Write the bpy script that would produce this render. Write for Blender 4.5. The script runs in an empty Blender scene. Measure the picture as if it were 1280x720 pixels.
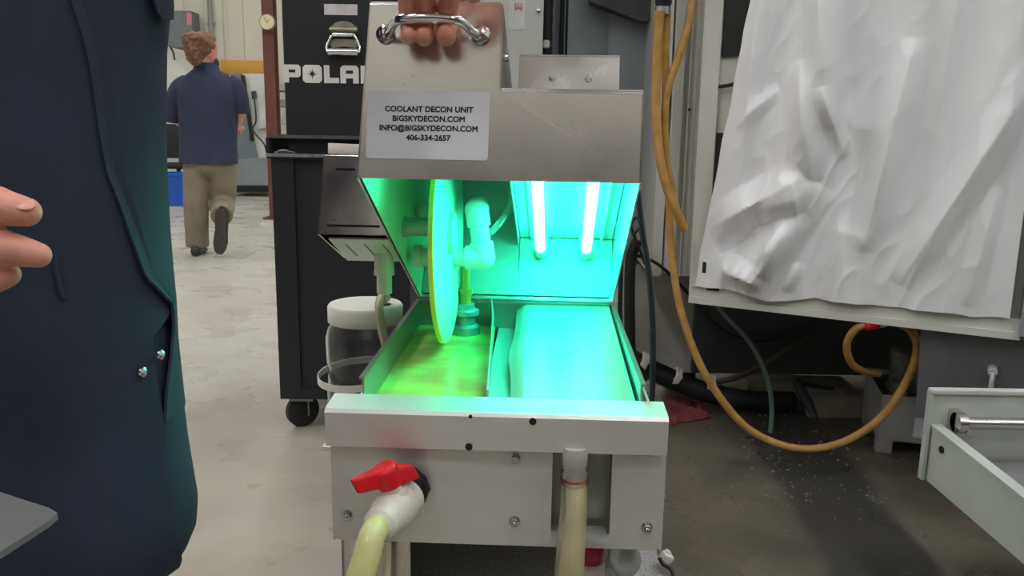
import bpy, bmesh, math, random
from mathutils import Vector, Matrix, Euler, noise
random.seed(7)
PI = math.pi
D = bpy.data
sc = bpy.context.scene
col = sc.collection
R = math.radians

# ------------------------------------------------------------------ camera
CAMH, PITCH, ROLL, FPX = 1.10, R(11.0), R(0.9), 1050.0
CR = Matrix.Rotation(PI / 2 - PITCH, 3, 'X') @ Matrix.Rotation(ROLL, 3, 'Z')
cd = D.cameras.new('camera')
cam = D.objects.new('camera', cd)
col.objects.link(cam)
cam.location = (0, 0, CAMH)
cam.rotation_euler = CR.to_euler()
cd.sensor_width = 36.0
cd.lens = FPX / 1280 * 36
cd.clip_start = 0.02
cd.clip_end = 100
sc.camera = cam


def ray(px, py):
    return CR @ Vector(((px - 640) / FPX, -(py - 360) / FPX, -1))


def at(px, py, Y):
    d = ray(px, py)
    return Vector((0, 0, CAMH)) + d * (Y / d.y)


def atz(px, py, z):
    d = ray(px, py)
    return Vector((0, 0, CAMH)) + d * ((z - CAMH) / d.z)


# ------------------------------------------------------------------ materials
def srgb(r, g, b):
    def c(v):
        v /= 255
        return v / 12.92 if v <= 0.04045 else ((v + 0.055) / 1.055) ** 2.4
    return (c(r), c(g), c(b), 1)


def mat(name, rgb, rough=0.5, metal=0.0, var=0.08, scale=8.0, bump=0.0, bscale=60.0, stretch=(1, 1, 1), spec=0.5,
        trans=0.0, ior=1.45, coat=0.0, sss=0.0, rvar=0.0, rgb2=None, detail=4):
    m = D.materials.new(name)
    m.use_nodes = True
    nt = m.node_tree
    b = nt.nodes['Principled BSDF']
    tc = nt.nodes.new('ShaderNodeTexCoord')
    mp = nt.nodes.new('ShaderNodeMapping')
    mp.inputs['Scale'].default_value = stretch
    nt.links.new(tc.outputs['Object'], mp.inputs['Vector'])
    n = nt.nodes.new('ShaderNodeTexNoise')
    n.inputs['Scale'].default_value = scale
    n.inputs['Detail'].default_value = detail
    nt.links.new(mp.outputs[0], n.inputs['Vector'])
    mx = nt.nodes.new('ShaderNodeMix')
    mx.data_type = 'RGBA'
    c = srgb(*rgb)
    if rgb2 is None:
        mx.inputs['A'].default_value = tuple(max(0, x * (1 - var)) for x in c[:3]) + (1,)
        mx.inputs['B'].default_value = tuple(min(1, x * (1 + var)) for x in c[:3]) + (1,)
    else:
        mx.inputs['A'].default_value = c
        mx.inputs['B'].default_value = srgb(*rgb2)
    mr = nt.nodes.new('ShaderNodeMapRange')
    mr.inputs['From Min'].default_value = 0.35
    mr.inputs['From Max'].default_value = 0.65
    nt.links.new(n.outputs['Fac'], mr.inputs['Value'])
    nt.links.new(mr.outputs[0], mx.inputs['Factor'])
    nt.links.new(mx.outputs['Result'], b.inputs['Base Color'])
    b.inputs['Roughness'].default_value = rough
    if rvar:
        r2 = nt.nodes.new('ShaderNodeMapRange')
        r2.inputs['From Min'].default_value = 0.3
        r2.inputs['From Max'].default_value = 0.7
        r2.inputs['To Min'].default_value = max(0.02, rough - rvar)
        r2.inputs['To Max'].default_value = min(1, rough + rvar)
        nt.links.new(n.outputs['Fac'], r2.inputs['Value'])
        nt.links.new(r2.outputs[0], b.inputs['Roughness'])
    b.inputs['Metallic'].default_value = metal
    b.inputs['Specular IOR Level'].default_value = spec
    b.inputs['IOR'].default_value = ior
    b.inputs['Transmission Weight'].default_value = trans
    b.inputs['Coat Weight'].default_value = coat
    if sss:
        b.inputs['Subsurface Weight'].default_value = sss
        b.inputs['Subsurface Radius'].default_value = (0.01, 0.004, 0.002)
        b.inputs['Subsurface Scale'].default_value = 0.5
    if bump:
        n2 = nt.nodes.new('ShaderNodeTexNoise')
        n2.inputs['Scale'].default_value = bscale
        n2.inputs['Detail'].default_value = 3
        nt.links.new(mp.outputs[0], n2.inputs['Vector'])
        bp = nt.nodes.new('ShaderNodeBump')
        bp.inputs['Strength'].default_value = bump
        bp.inputs['Distance'].default_value = 0.002
        nt.links.new(n2.outputs['Fac'], bp.inputs['Height'])
        nt.links.new(bp.outputs[0], b.inputs['Normal'])
    return m


def emis(name, rgb, strength):
    m = D.materials.new(name)
    m.use_nodes = True
    b = m.node_tree.nodes['Principled BSDF']
    b.inputs['Base Color'].default_value = (0.8, 0.8, 0.8, 1)
    b.inputs['Emission Color'].default_value = tuple(rgb) + (1,)
    b.inputs['Emission Strength'].default_value = strength
    return m


STEEL = mat('brushed_stainless', (206, 202, 200), 0.24, 1.0, 0.03, 14, 0.015, 300, rvar=0.05)
STEEL_IN = mat('stainless_inner', (172, 176, 170), 0.42, 0.5, 0.05, 6)
TANKM = mat('shaded_tank_steel', (152, 156, 150), 0.34, 0.85, 0.08, 7)  # darker steel that carries the shade on the tank walls
TINTED = mat('pale_green_steel', (206, 230, 190), 0.40, 0.2, 0.10, 5)  # pale green tint for the lid's left inner wall
ALU = mat('aluminium', (222, 221, 220), 0.42, 0.62, 0.02, 7, 0.05, 60, (1, 1, 12))
CHROME = mat('chrome', (225, 225, 228), 0.10, 1.0, 0.03, 10)
ZINC = mat('zinc_bolt', (190, 190, 192), 0.25, 1.0, 0.08, 80)
DARKHOLE = mat('dark_hole', (22, 22, 22), 0.8)
BLACK = mat('black_paint', (31, 32, 37), 0.5, 0.0, 0.15, 4, 0.03, 160)
BLACKP = mat('black_plastic', (30, 31, 33), 0.45)
RUBBER = mat('black_rubber', (32, 32, 34), 0.6)
WHITEP = mat('white_plastic', (228, 226, 218), 0.4, 0, 0.03, 12)
PVC = mat('white_pvc', (222, 218, 208), 0.35, 0, 0.04, 30)
PAPER = mat('white_vinyl_label', (216, 216, 224), 0.55, 0, 0.015, 6)
INK = mat('black_ink', (24, 24, 28), 0.6)
RED = mat('red_plastic', (218, 22, 36), 0.35, 0, 0.06, 20)
CLEAR = mat('clear_plastic', (245, 247, 248), 0.06, 0, 0.0, 8, trans=1.0, ior=1.3, bump=0.12, bscale=14)
CLEARTUBE = mat('clear_tube', (240, 238, 222), 0.08, 0, 0.02, 8, trans=0.85, ior=1.2)
HOSEY = mat('yellowed_hose', (206, 204, 142), 0.25, 0, 0.06, 18, coat=0.4)
COOLJET = mat('coolant_in_tube', (230, 216, 146), 0.3, 0, 0.12, 25)
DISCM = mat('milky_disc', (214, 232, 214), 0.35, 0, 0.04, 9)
def translucent(m, f, rgb):
    nt = m.node_tree
    b = nt.nodes['Principled BSDF']
    out = nt.nodes['Material Output']
    t_ = nt.nodes.new('ShaderNodeBsdfTranslucent')
    t_.inputs['Color'].default_value = srgb(*rgb)
    x = nt.nodes.new('ShaderNodeMixShader')
    x.inputs[0].default_value = f
    nt.links.new(b.outputs[0], x.inputs[1])
    nt.links.new(t_.outputs[0], x.inputs[2])
    nt.links.new(x.outputs[0], out.inputs['Surface'])


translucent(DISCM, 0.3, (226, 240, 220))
DISCE = mat('yellow_disc_edge', (222, 226, 96), 0.4, 0, 0.05, 9)
SKIN = mat('skin', (216, 150, 132), 0.48, 0, 0.10, 60, 0.12, 420, sss=0.12)
NAIL = mat('fingernail', (214, 154, 136), 0.3)
NAVY = mat('navy_twill', (38, 47, 66), 0.8, 0, 0.12, 9, 0.15, 700)
NAVYS = mat('navy_shirt', (48, 54, 76), 0.85, 0, 0.10, 8, 0.1, 200)
KHAKI = mat('khaki_cloth', (134, 124, 106), 0.85, 0, 0.14, 7, 0.1, 200)
HAIR = mat('brown_hair', (118, 84, 60), 0.6, 0, 0.3, 40, 0.5, 120, (1, 1, 0.3))
HAIRD = mat('dark_hair', (52, 40, 32), 0.6, 0, 0.3, 40, 0.5, 120, (1, 1, 0.3))
SHOE = mat('dark_leather', (46, 42, 42), 0.45, 0, 0.15, 20)
SOLE = mat('shoe_sole', (72, 68, 66), 0.7, 0, 0.2, 30)
EYE = mat('eye_white', (235, 232, 228), 0.2)
IRIS = mat('eye_iris', (70, 52, 38), 0.2)
CREAM = mat('cream_wall_panel', (214, 210, 192), 0.6, 0, 0.03, 1)
WALLP = mat('pale_wall', (206, 202, 190), 0.7, 0, 0.03, 1)
BROWN = mat('brown_steel', (104, 62, 52), 0.6, 0, 0.1, 5)
ADDED_BAND = mat('added_grey_band', (70, 67, 66), 0.6, 0, 0.08, 1)  # for the dark band added to the unseen front wall
CEILM = mat('ceiling_white', (205, 205, 200), 0.8, 0, 0.03, 1)
MACH = mat('machine_cream', (206, 206, 198), 0.5, 0, 0.05, 3, 0.03, 60)
MACHD = mat('machine_cream_soiled', (178, 176, 168), 0.55, 0, 0.14, 6)
MGREY = mat('machine_grey', (136, 142, 146), 0.5, 0, 0.06, 3)
MGREY2 = mat('machine_blue_grey', (148, 157, 164), 0.5, 0, 0.07, 3)
MDARK = mat('machine_dark_grey', (74, 76, 80), 0.6, 0, 0.15, 5)
MPURP = mat('machine_panel_grey', (112, 110, 114), 0.55, 0, 0.12, 7)
BEIGE = mat('beige_concrete_plinth', (140, 134, 122), 0.8, 0, 0.14, 9)
SHEET = mat('white_plastic_sheet', (232, 232, 234), 0.38, 0, 0.02, 4)
YHOSE = mat('yellow_air_hose', (174, 134, 72), 0.45, 0, 0.18, 22)
GHOSE = mat('green_tube', (84, 108, 100), 0.4, 0, 0.1, 20)
THOSE = mat('teal_black_hose', (26, 44, 50), 0.3, 0, 0.2, 20, coat=0.4)
TRAYM = mat('pale_green_enamel', (184, 190, 182), 0.45, 0, 0.08, 9)
SWARF = mat('swarf', (190, 188, 184), 0.35, 0.8, 0.2, 90)
RAG = mat('red_rag', (132, 66, 68), 0.9, 0, 0.25, 14, 0.3, 150)
YBOARD = mat('yellow_board', (214, 160, 70), 0.6, 0, 0.08, 4)
BLUEB = mat('blue_bin_plastic', (38, 92, 190), 0.4, 0, 0.06, 5)
CLOCKF = mat('clock_face', (214, 206, 170), 0.5)
GLASSD = mat('dark_window', (120, 130, 134), 0.12, 0, 0.05, 4)
DECK = mat('grey_speckled_deck', (150, 148, 148), 0.6, 0, 0.35, 240, 0.05, 200)
GREYBOX = mat('coolant_box_paint', (168, 166, 164), 0.55, 0, 0.1, 8)
TABLEM = mat('satin_steel_table', (112, 112, 112), 0.4, 0.2, 0.05, 4)
PINK = mat('faded_red_print', (206, 130, 138), 0.6, 0, 0.1, 30)


def weathered_floor():
    m = D.materials.new('polished_concrete')
    m.use_nodes = True
    nt = m.node_tree
    b = nt.nodes['Principled BSDF']
    N = nt.nodes.new
    tc = N('ShaderNodeTexCoord')
    sep = N('ShaderNodeSeparateXYZ')
    nt.links.new(tc.outputs['Object'], sep.inputs[0])
    def noise_(s, d=5):
        n = N('ShaderNodeTexNoise')
        n.inputs['Scale'].default_value = s
        n.inputs['Detail'].default_value = d
        nt.links.new(tc.outputs['Object'], n.inputs['Vector'])
        return n.outputs['Fac']
    def math_(op, a, c):
        k = N('ShaderNodeMath')
        k.operation = op
        for i, v in enumerate((a, c)):
            if isinstance(v, (int, float)):
                k.inputs[i].default_value = v
            else:
                nt.links.new(v, k.inputs[i])
        return k.outputs[0]
    def rng(v, a, c, lo=0, hi=1):
        k = N('ShaderNodeMapRange')
        k.interpolation_type = 'SMOOTHSTEP'
        for nm, q in (('From Min', a), ('From Max', c), ('To Min', lo), ('To Max', hi)):
            k.inputs[nm].default_value = q
        nt.links.new(v, k.inputs['Value'])
        return k.outputs[0]
    def mix(f, a, c):
        k = N('ShaderNodeMix')
        k.data_type = 'RGBA'
        nt.links.new(f, k.inputs['Factor'])
        for nm, q in (('A', a), ('B', c)):
            if isinstance(q, tuple):
                k.inputs[nm].default_value = q
            else:
                nt.links.new(q, k.inputs[nm])
        return k.outputs['Result']
    base = mix(rng(noise_(1.3), 0.35, 0.7), srgb(194, 190, 180), srgb(178, 172, 162))
    fine = mix(rng(noise_(9, 8), 0.45, 0.75), base, srgb(176, 170, 158))
    # darker brown-grey tone towards low Y, with a noisy border
    low_y_dark = rng(math_('ADD', sep.outputs['Y'], math_('MULTIPLY', math_('SUBTRACT', noise_(1.1), 0.5), 1.6)), 3.9, 2.2)
    fine = mix(low_y_dark, fine, mix(rng(noise_(2.2, 6), 0.3, 0.7), srgb(166, 158, 145), srgb(142, 134, 121)))
    # coolant-stained area by the machine (x > 0.1)
    edge = math_('ADD', sep.outputs['X'], math_('MULTIPLY', math_('SUBTRACT', noise_(1.7), 0.5), 0.9))
    near = rng(edge, -0.25, 0.45)
    stain = mix(rng(noise_(2.6, 6), 0.35, 0.65), srgb(110, 103, 90), srgb(82, 77, 68))
    c1 = mix(near, fine, stain)
    # dark streak running away from the machine
    ln = math_('ABSOLUTE', math_('SUBTRACT', math_('ADD', math_('SUBTRACT', sep.outputs['X'], 0.98),
               math_('MULTIPLY', math_('SUBTRACT', sep.outputs['Y'], 2.3), -0.06)), math_('MULTIPLY', math_('SUBTRACT', noise_(3.0), 0.5), 0.10)), 0)
    wet = math_('MULTIPLY', rng(ln, 0.17, 0.12), 1.0)
    c2 = mix(wet, c1, srgb(68, 66, 63))
    nt.links.new(c2, b.inputs['Base Color'])
    nt.links.new(rng(noise_(3.0), 0.3, 0.7, 0.22, 0.42), b.inputs['Roughness'])
    bp = N('ShaderNodeBump')
    bp.inputs['Strength'].default_value = 0.05
    bp.inputs['Distance'].default_value = 0.004
    nt.links.new(noise_(30, 6), bp.inputs['Height'])
    nt.links.new(bp.outputs[0], b.inputs['Normal'])
    return m


def liquid_mat():
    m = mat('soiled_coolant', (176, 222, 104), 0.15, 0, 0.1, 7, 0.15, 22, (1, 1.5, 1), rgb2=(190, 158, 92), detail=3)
    return m


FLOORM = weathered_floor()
LIQ = liquid_mat()


# ------------------------------------------------------------------ mesh helpers
class MB:
    def __init__(self):
        self.bm = bmesh.new()

    def _take(self, geom_verts, M):
        for v in geom_verts:
            v.co = M @ v.co

    def box(self, c, s, rot=None, bevel=0.0, seg=2):
        g = bmesh.ops.create_cube(self.bm, size=1.0)
        vs = g['verts']
        for v in vs:
            v.co = Vector((v.co.x * s[0], v.co.y * s[1], v.co.z * s[2]))
        if bevel:
            es = list({e for v in vs for e in v.link_edges})
            r = bmesh.ops.bevel(self.bm, geom=es, offset=bevel, segments=seg, profile=0.5, affect='EDGES', clamp_overlap=True)
            vs = list({v for f in r['faces'] for v in f.verts} | {v for v in vs if v.is_valid})
        M = Matrix.Translation(Vector(c))
        if rot is not None:
            M = M @ (rot.to_4x4() if not isinstance(rot, Euler) else rot.to_matrix().to_4x4())
        self._take(vs, M)
        return self

    def mm(self, a, b, bevel=0.0):
        c = [(a[i] + b[i]) / 2 for i in range(3)]
        s = [abs(b[i] - a[i]) for i in range(3)]
        return self.box(c, s, None, bevel)

    def tube(self, pts, r, n=14, cap=True, smooth=0):
        pts = [Vector(p) for p in pts]
        if smooth:
            pts, r = spline(pts, smooth, r)
        k = len(pts)
        rs = list(r) if isinstance(r, (list, tuple)) else [r] * k
        rings = []
        up = None
        for i, p in enumerate(pts):
            t = (pts[min(i + 1, k - 1)] - pts[max(i - 1, 0)]).normalized()
            if up is None:
                a = Vector((0, 0, 1)) if abs(t.z) < 0.9 else Vector((1, 0, 0))
                up = (a - t * a.dot(t)).normalized()
            else:
                up = (up - t * up.dot(t)).normalized()
            sd = t.cross(up)
            rings.append([self.bm.verts.new(p + (up * math.cos(2 * PI * j / n) + sd * math.sin(2 * PI * j / n)) * rs[i]) for j in range(n)])
        for i in range(k - 1):
            for j in range(n):
                self.bm.faces.new((rings[i][j], rings[i][(j + 1) % n], rings[i + 1][(j + 1) % n], rings[i + 1][j]))
        if cap:
            self.bm.faces.new(rings[0][::-1])
            self.bm.faces.new(rings[-1])
        return self

    def lathe(self, c, prof, n=40, axis=None, cap=True):
        """prof: list of (radius, height) along axis from c"""
        c = Vector(c)
        ax = Vector(axis).normalized() if axis is not None else Vector((0, 0, 1))
        a = Vector((1, 0, 0)) if abs(ax.x) < 0.9 else Vector((0, 1, 0))
        e1 = (a - ax * a.dot(ax)).normalized()
        e2 = ax.cross(e1)
        rings = []
        for (r, h) in prof:
            rings.append([self.bm.verts.new(c + ax * h + (e1 * math.cos(2 * PI * j / n) + e2 * math.sin(2 * PI * j / n)) * max(r, 1e-5)) for j in range(n)])
        for i in range(len(rings) - 1):
            for j in range(n):
                self.bm.faces.new((rings[i][j], rings[i][(j + 1) % n], rings[i + 1][(j + 1) % n], rings[i + 1][j]))
        if cap:
            self.bm.faces.new(rings[0][::-1])
            self.bm.faces.new(rings[-1])
        return self

    def prism(self, poly, d):
        """poly: list of 3-D points in a plane; d: extrusion vector"""
        d = Vector(d)
        a = [self.bm.verts.new(Vector(p)) for p in poly]
        b = [self.bm.verts.new(Vector(p) + d) for p in poly]
        self.bm.faces.new(a)
        self.bm.faces.new(b[::-1])
        n = len(a)
        for i in range(n):
            self.bm.faces.new((a[i], b[i], b[(i + 1) % n], a[(i + 1) % n]))
        return self

    def grid(self, f, nu, nv, thick=0.0):
        vs = [[self.bm.verts.new(f(i / nu, j / nv)) for j in range(nv + 1)] for i in range(nu + 1)]
        for i in range(nu):
            for j in range(nv):
                self.bm.faces.new((vs[i][j], vs[i + 1][j], vs[i + 1][j + 1], vs[i][j + 1]))
        if thick:
            fs = list(self.bm.faces)
            bmesh.ops.recalc_face_normals(self.bm, faces=fs)
            bmesh.ops.solidify(self.bm, geom=fs, thickness=thick)
        return self

    def loft(self, rings, closed=True, cap=True):
        rr = [[self.bm.verts.new(Vector(p)) for p in r] for r in rings]
        n = len(rr[0])
        for i in range(len(rr) - 1):
            for j in range(n if closed else n - 1):
                self.bm.faces.new((rr[i][j], rr[i][(j + 1) % n], rr[i + 1][(j + 1) % n], rr[i + 1][j]))
        if cap and closed:
            self.bm.faces.new(rr[0][::-1])
            self.bm.faces.new(rr[-1])
        return self

    def ball(self, c, s, n=20, rot=None):
        g = bmesh.ops.create_uvsphere(self.bm, u_segments=n, v_segments=max(8, n // 2 + 2), radius=1.0)
        M = Matrix.Translation(Vector(c))
        if rot is not None:
            M = M @ rot.to_4x4()
        M = M @ Matrix.Diagonal((s[0], s[1], s[2], 1))
        self._take(g['verts'], M)
        return self

    def mesh(self, me):
        self.bm.from_mesh(me)
        return self

    def build(self, name, m, parent=None, smooth=35, tf=None, sub=0):
        bm = self.bm
        bmesh.ops.recalc_face_normals(bm, faces=list(bm.faces))
        root = parent
        if tf is not None:
            for v in bm.verts:
                v.co = tf(v.co)
        me = D.meshes.new(name)
        bm.to_mesh(me)
        bm.free()
        o = D.objects.new(name, me)
        col.objects.link(o)
        me.materials.append(m)
        if smooth:
            me.polygons.foreach_set('use_smooth', [True] * len(me.polygons))
            try:
                me.set_sharp_from_angle(angle=R(smooth))
            except Exception:
                pass
        if sub:
            md = o.modifiers.new('s', 'SUBSURF')
            md.levels = md.render_levels = sub
        if parent is not None:
            o.parent = parent
        return o


def spline(pts, k, r=None):
    """Catmull-Rom through pts; r may be a list per point"""
    out, ro = [], []
    n = len(pts)
    rl = list(r) if isinstance(r, (list, tuple)) else None
    for i in range(n - 1):
        p0, p1, p2, p3 = pts[max(i - 1, 0)], pts[i], pts[i + 1], pts[min(i + 2, n - 1)]
        for j in range(k):
            t = j / k
            out.append(0.5 * ((2 * p1) + (p2 - p0) * t + (2 * p0 - 5 * p1 + 4 * p2 - p3) * t * t + (3 * p1 - p0 - 3 * p2 + p3) * t ** 3))
            if rl:
                ro.append(rl[i] * (1 - t) + rl[i + 1] * t)
    out.append(pts[-1])
    if rl:
        ro.append(rl[-1])
        return out, ro
    return out, r


def tag(o, label=None, cat=None, group=None, kind=None):
    if label:
        o['label'] = label
    if cat:
        o['category'] = cat
    if group:
        o['group'] = group
    if kind:
        o['kind'] = kind
    return o


def empty(name, label, cat, loc=(0, 0, 0), rz=0.0, group=None):
    o = D.objects.new(name, None)
    col.objects.link(o)
    o.location = loc
    o.rotation_euler = (0, 0, rz)
    o.empty_display_size = 0.1
    return tag(o, label, cat, group)


def flat_shape(loops, depth, M):
    """2-D outlines (first the outside, then holes) filled and thickened; M places the plate (local z is its normal)"""
    cu = D.curves.new('tmp', 'CURVE')
    cu.dimensions = '2D'
    cu.fill_mode = 'BOTH'
    cu.extrude = depth / 2
    for lp in loops:
        s = cu.splines.new('POLY')
        s.points.add(len(lp) - 1)
        for p, q in zip(s.points, lp):
            p.co = (q[0], q[1], 0, 1)
        s.use_cyclic_u = True
    o = D.objects.new('tmp', cu)
    col.objects.link(o)
    dg = bpy.context.evaluated_depsgraph_get()
    me = D.meshes.new_from_object(o.evaluated_get(dg))
    me.transform(M)
    D.objects.remove(o)
    return me


def text_mesh(body, size, M, align='CENTER', ext=0.0003, offset=0.0, spacing=1.0, shear=0.0):
    cu = D.curves.new('tmp', 'FONT')
    cu.body = body
    cu.size = size
    cu.align_x = align
    cu.align_y = 'CENTER'
    cu.extrude = ext
    cu.bevel_depth = offset
    cu.bevel_resolution = 0
    cu.space_character = spacing
    o = D.objects.new('tmp', cu)
    col.objects.link(o)
    dg = bpy.context.evaluated_depsgraph_get()
    me = D.meshes.new_from_object(o.evaluated_get(dg))
    me.transform(M)
    D.objects.remove(o)
    return me


def skin_mesh(nodes, edges, sub=2, root=0):
    """nodes: list of (pos, radius); edges: index pairs -> one smooth limb mesh"""
    me = D.meshes.new('tmp')
    me.from_pydata([tuple(n[0]) for n in nodes], edges, [])
    o = D.objects.new('tmp', me)
    col.objects.link(o)
    md = o.modifiers.new('k', 'SKIN')
    md.use_smooth_shade = True
    sv = me.skin_vertices[0].data if me.skin_vertices else None
    if sv is None:
        bm = bmesh.new()
        bm.from_mesh(me)
        bm.verts.layers.skin.verify()
        bm.to_mesh(me)
        bm.free()
        sv = me.skin_vertices[0].data
    for i, n in enumerate(nodes):
        r = n[1]
        sv[i].radius = (r, r) if not isinstance(r, tuple) else r
        sv[i].use_root = (i == root)
    ms = o.modifiers.new('s', 'SUBSURF')
    ms.levels = ms.render_levels = sub
    bpy.context.view_layer.update()
    dg = bpy.context.evaluated_depsgraph_get()
    out = D.meshes.new_from_object(o.evaluated_get(dg))
    D.objects.remove(o)
    return out


def frame_on(origin, xdir, ydir):
    x = Vector(xdir).normalized()
    z = x.cross(Vector(ydir)).normalized()
    y = z.cross(x)
    M = Matrix((x, y, z)).transposed().to_4x4()
    M.translation = Vector(origin)
    return M


def rrect(x0, y0, x1, y1, r, n=5):
    out = []
    for cx, cy, a0 in ((x1 - r, y0 + r, -PI / 2), (x1 - r, y1 - r, 0), (x0 + r, y1 - r, PI / 2), (x0 + r, y0 + r, PI)):
        for i in range(n + 1):
            a = a0 + PI / 2 * i / n
            out.append((cx + r * math.cos(a), cy + r * math.sin(a)))
    return out


def bolt(mb, c, ax, r=0.008, h=0.006):
    """washer, hexagon nut and stud end"""
    ax = Vector(ax).normalized()
    mb.lathe(c, [(r * 1.25, 0), (r * 1.25, 0.0015)], 24, ax)
    mb.lathe(Vector(c) + ax * 0.0015, [(r, 0), (r, h * 0.85), (r * 0.85, h)], 6, ax)
    mb.lathe(Vector(c) + ax * h, [(r * 0.5, 0), (r * 0.5, h * 0.6), (r * 0.3, h * 0.8)], 14, ax)
    return mb


# ------------------------------------------------------------------ the room
def room():
    m = MB()
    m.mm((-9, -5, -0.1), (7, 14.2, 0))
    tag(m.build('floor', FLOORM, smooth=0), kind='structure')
    m = MB()
    # ribbed metal cladding of the far wall
    def prof(x):
        k = (x * 3.2) % 1.0
        return 0.03 * max(0.0, min(1.0, min(k, 0.28 - k) * 18)) if k < 0.28 else 0.0
    xs = [(-9 + 16 * i / 640) for i in range(641)]
    rings = [[(x, 14.0 - prof(x), 0) for x in xs], [(x, 14.0 - prof(x), 6) for x in xs]]
    m.loft(rings, closed=False, cap=False)
    m.mm((-9, 14.04, 0), (7, 14.2, 6))
    tag(m.build('wall_back', CREAM, smooth=20), kind='structure')
    for nm, a, b in (('wall_left', (-9.2, -5, 0), (-9, 14.2, 6)), ('wall_right', (7, -5, 0), (7.2, 14.2, 6)), ('wall_front', (-9, -5.2, 0), (7, -5, 6)), ('added_band_1', (-9, -5, 0), (7, -4.96, 3.35))):  # last entry: unseen dark band added to grade the reflection in the steel lid
        m = MB()
        m.mm(a, b)
        tag(m.build(nm, WALLP if nm != 'added_band_1' else ADDED_BAND, smooth=0), kind='structure')
    m = MB()
    m.mm((-9, -5, 6), (7, 14.2, 6.15))
    tag(m.build('ceiling', CEILM, smooth=0), kind='structure')
    # steel column of the building frame
    p0 = at(337, 60, 9.6)
    m = MB()
    m.mm((p0.x - 0.06, 9.55, 0), (p0.x + 0.06, 9.57, 6))
    m.mm((p0.x - 0.06, 9.70, 0), (p0.x + 0.06, 9.72, 6))
    m.mm((p0.x - 0.012, 9.57, 0), (p0.x + 0.012, 9.70, 6))
    m.mm((p0.x - 0.12, 9.5, 0), (p0.x + 0.12, 9.77, 0.02))
    tag(m.build('column', BROWN, smooth=0), kind='structure')
    # conduit pipe on far wall
    q = at(262, 20, 13.9)
    m = MB()
    m.tube([(q.x, 13.93, 0), (q.x, 13.93, 6)], 0.035)
    m.box((q.x, 13.95, 2.6), (0.12, 0.04, 0.05))
    tag(m.build('conduit', mat('conduit_grey', (150, 148, 142), 0.5)), 'grey vertical conduit on the cream ribbed far wall', 'conduit')


room()
LAMP = emis('lamp_diffuser', (0.97, 0.98, 1.0), 37.0)
HOUSING = mat('lamp_housing', (225, 225, 222), 0.5)
for ix, x in enumerate((-6.0, -2.2, 1.6, 5.0)):
    for iy, y in enumerate((-3.2, 0.0, 3.2, 6.6, 10.2)):
        t = empty('ceiling_light', 'long white strip light under the white ceiling', 'ceiling light', (x, y, 5.6), 0, 'strip lights under the ceiling')
        m = MB()
        m.prism([(-0.17, -0.75, 0.02), (0.17, -0.75, 0.02), (0.09, -0.75, 0.09), (-0.09, -0.75, 0.09)], (0, 1.5, 0))
        m.tube([(0, -0.5, 0.09), (0, -0.5, 0.4)], 0.008)
        m.tube([(0, 0.5, 0.09), (0, 0.5, 0.4)], 0.008)
        m.build('housing', HOUSING, t)
        m = MB()
        m.mm((-0.15, -0.74, 0.0), (0.15, 0.74, 0.02))
        m.build('diffuser', LAMP, t, smooth=0)

# ------------------------------------------------------------------ the decontamination unit
UC = Vector((-0.003, 1.3, 0.45))
UYAW = -R(2.0)
UROT = Matrix.Rotation(UYAW, 3, 'Z')


def U(px, py, Y):
    """photo pixel at depth Y -> coordinates of the unit (x across, Y as depth, z height)"""
    p = at(px, py, Y) - Vector((UC.x, UC.y, 0))
    q = UROT.inverted() @ p
    return Vector((q.x, q.y + 1.3, q.z))


def W(p):
    """unit coordinates -> world"""
    q = UROT @ Vector((p[0], p[1] - 1.3, p[2]))
    return Vector((q.x + UC.x, q.y + UC.y, q.z))


OFF = Vector((0, 1.3, 0.45))
tu = lambda v: v - OFF
unit = empty('coolant_decon_unit', 'stainless coolant decon unit with open lid glowing cyan over its tray', 'machine', UC, UYAW)

# front bracket: folded channel across the front
m = MB()
pr = [(0.998, 0.697), (0.996, 0.742), (1.000, 0.7465), (1.050, 0.750), (1.054, 0.747), (1.054, 0.742), (1.004, 0.738), (1.003, 0.697)]
m.prism([(-0.2195, y, z) for y, z in pr], (0.430, 0, 0))
m.box((-0.2175, 1.026, 0.720), (0.004, 0.05, 0.046))
m.box((0.2085, 1.026, 0.720), (0.004, 0.05, 0.046))
m.build('front_bracket', ALU, unit, 30, tu)
for px, py, r in ((666, 526, 0.0046), (586, 559, 0.0046), (588, 521, 0.0024)):
    p = U(px, py, 0.997)
    m = MB()
    m.lathe((p.x, 0.9985, p.z), [(r, 0), (r, 0.003)], 18, (0, -1, 0))
    m.build('screw_hole', DARKHOLE, unit, 30, tu)
# front panel with window
outer = rrect(-0.216, 0.557, 0.2105, 0.700, 0.008)
notch = [(0.0685, 0.576), (0.145, 0.576), (0.145, 0.695), (0.0685, 0.695)]
me = flat_shape([outer, notch], 0.004, Matrix(((1, 0, 0, 0), (0, 0, -1, 1.022), (0, 1, 0, 0), (0, 0, 0, 1))))
m = MB().mesh(me)
m.mm((0.0685, 1.006, 0.5720), (0.142, 1.045, 0.5765))
m.mm((-0.219, 1.02, 0.557), (-0.2155, 1.5, 0.70))
m.mm((0.210, 1.02, 0.557), (0.2135, 1.5, 0.70))
m.build('front_panel', ALU, unit, 30, tu)
for px, py in ((432, 648), (643, 652), (808, 657), (644, 573)):
    p = U(px, py, 1.018)
    bolt(MB(), (p.x, 1.020, p.z), (0, -1, 0), 0.0062, 0.0058).build('bolt', ZINC, unit, 30, tu)
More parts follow.
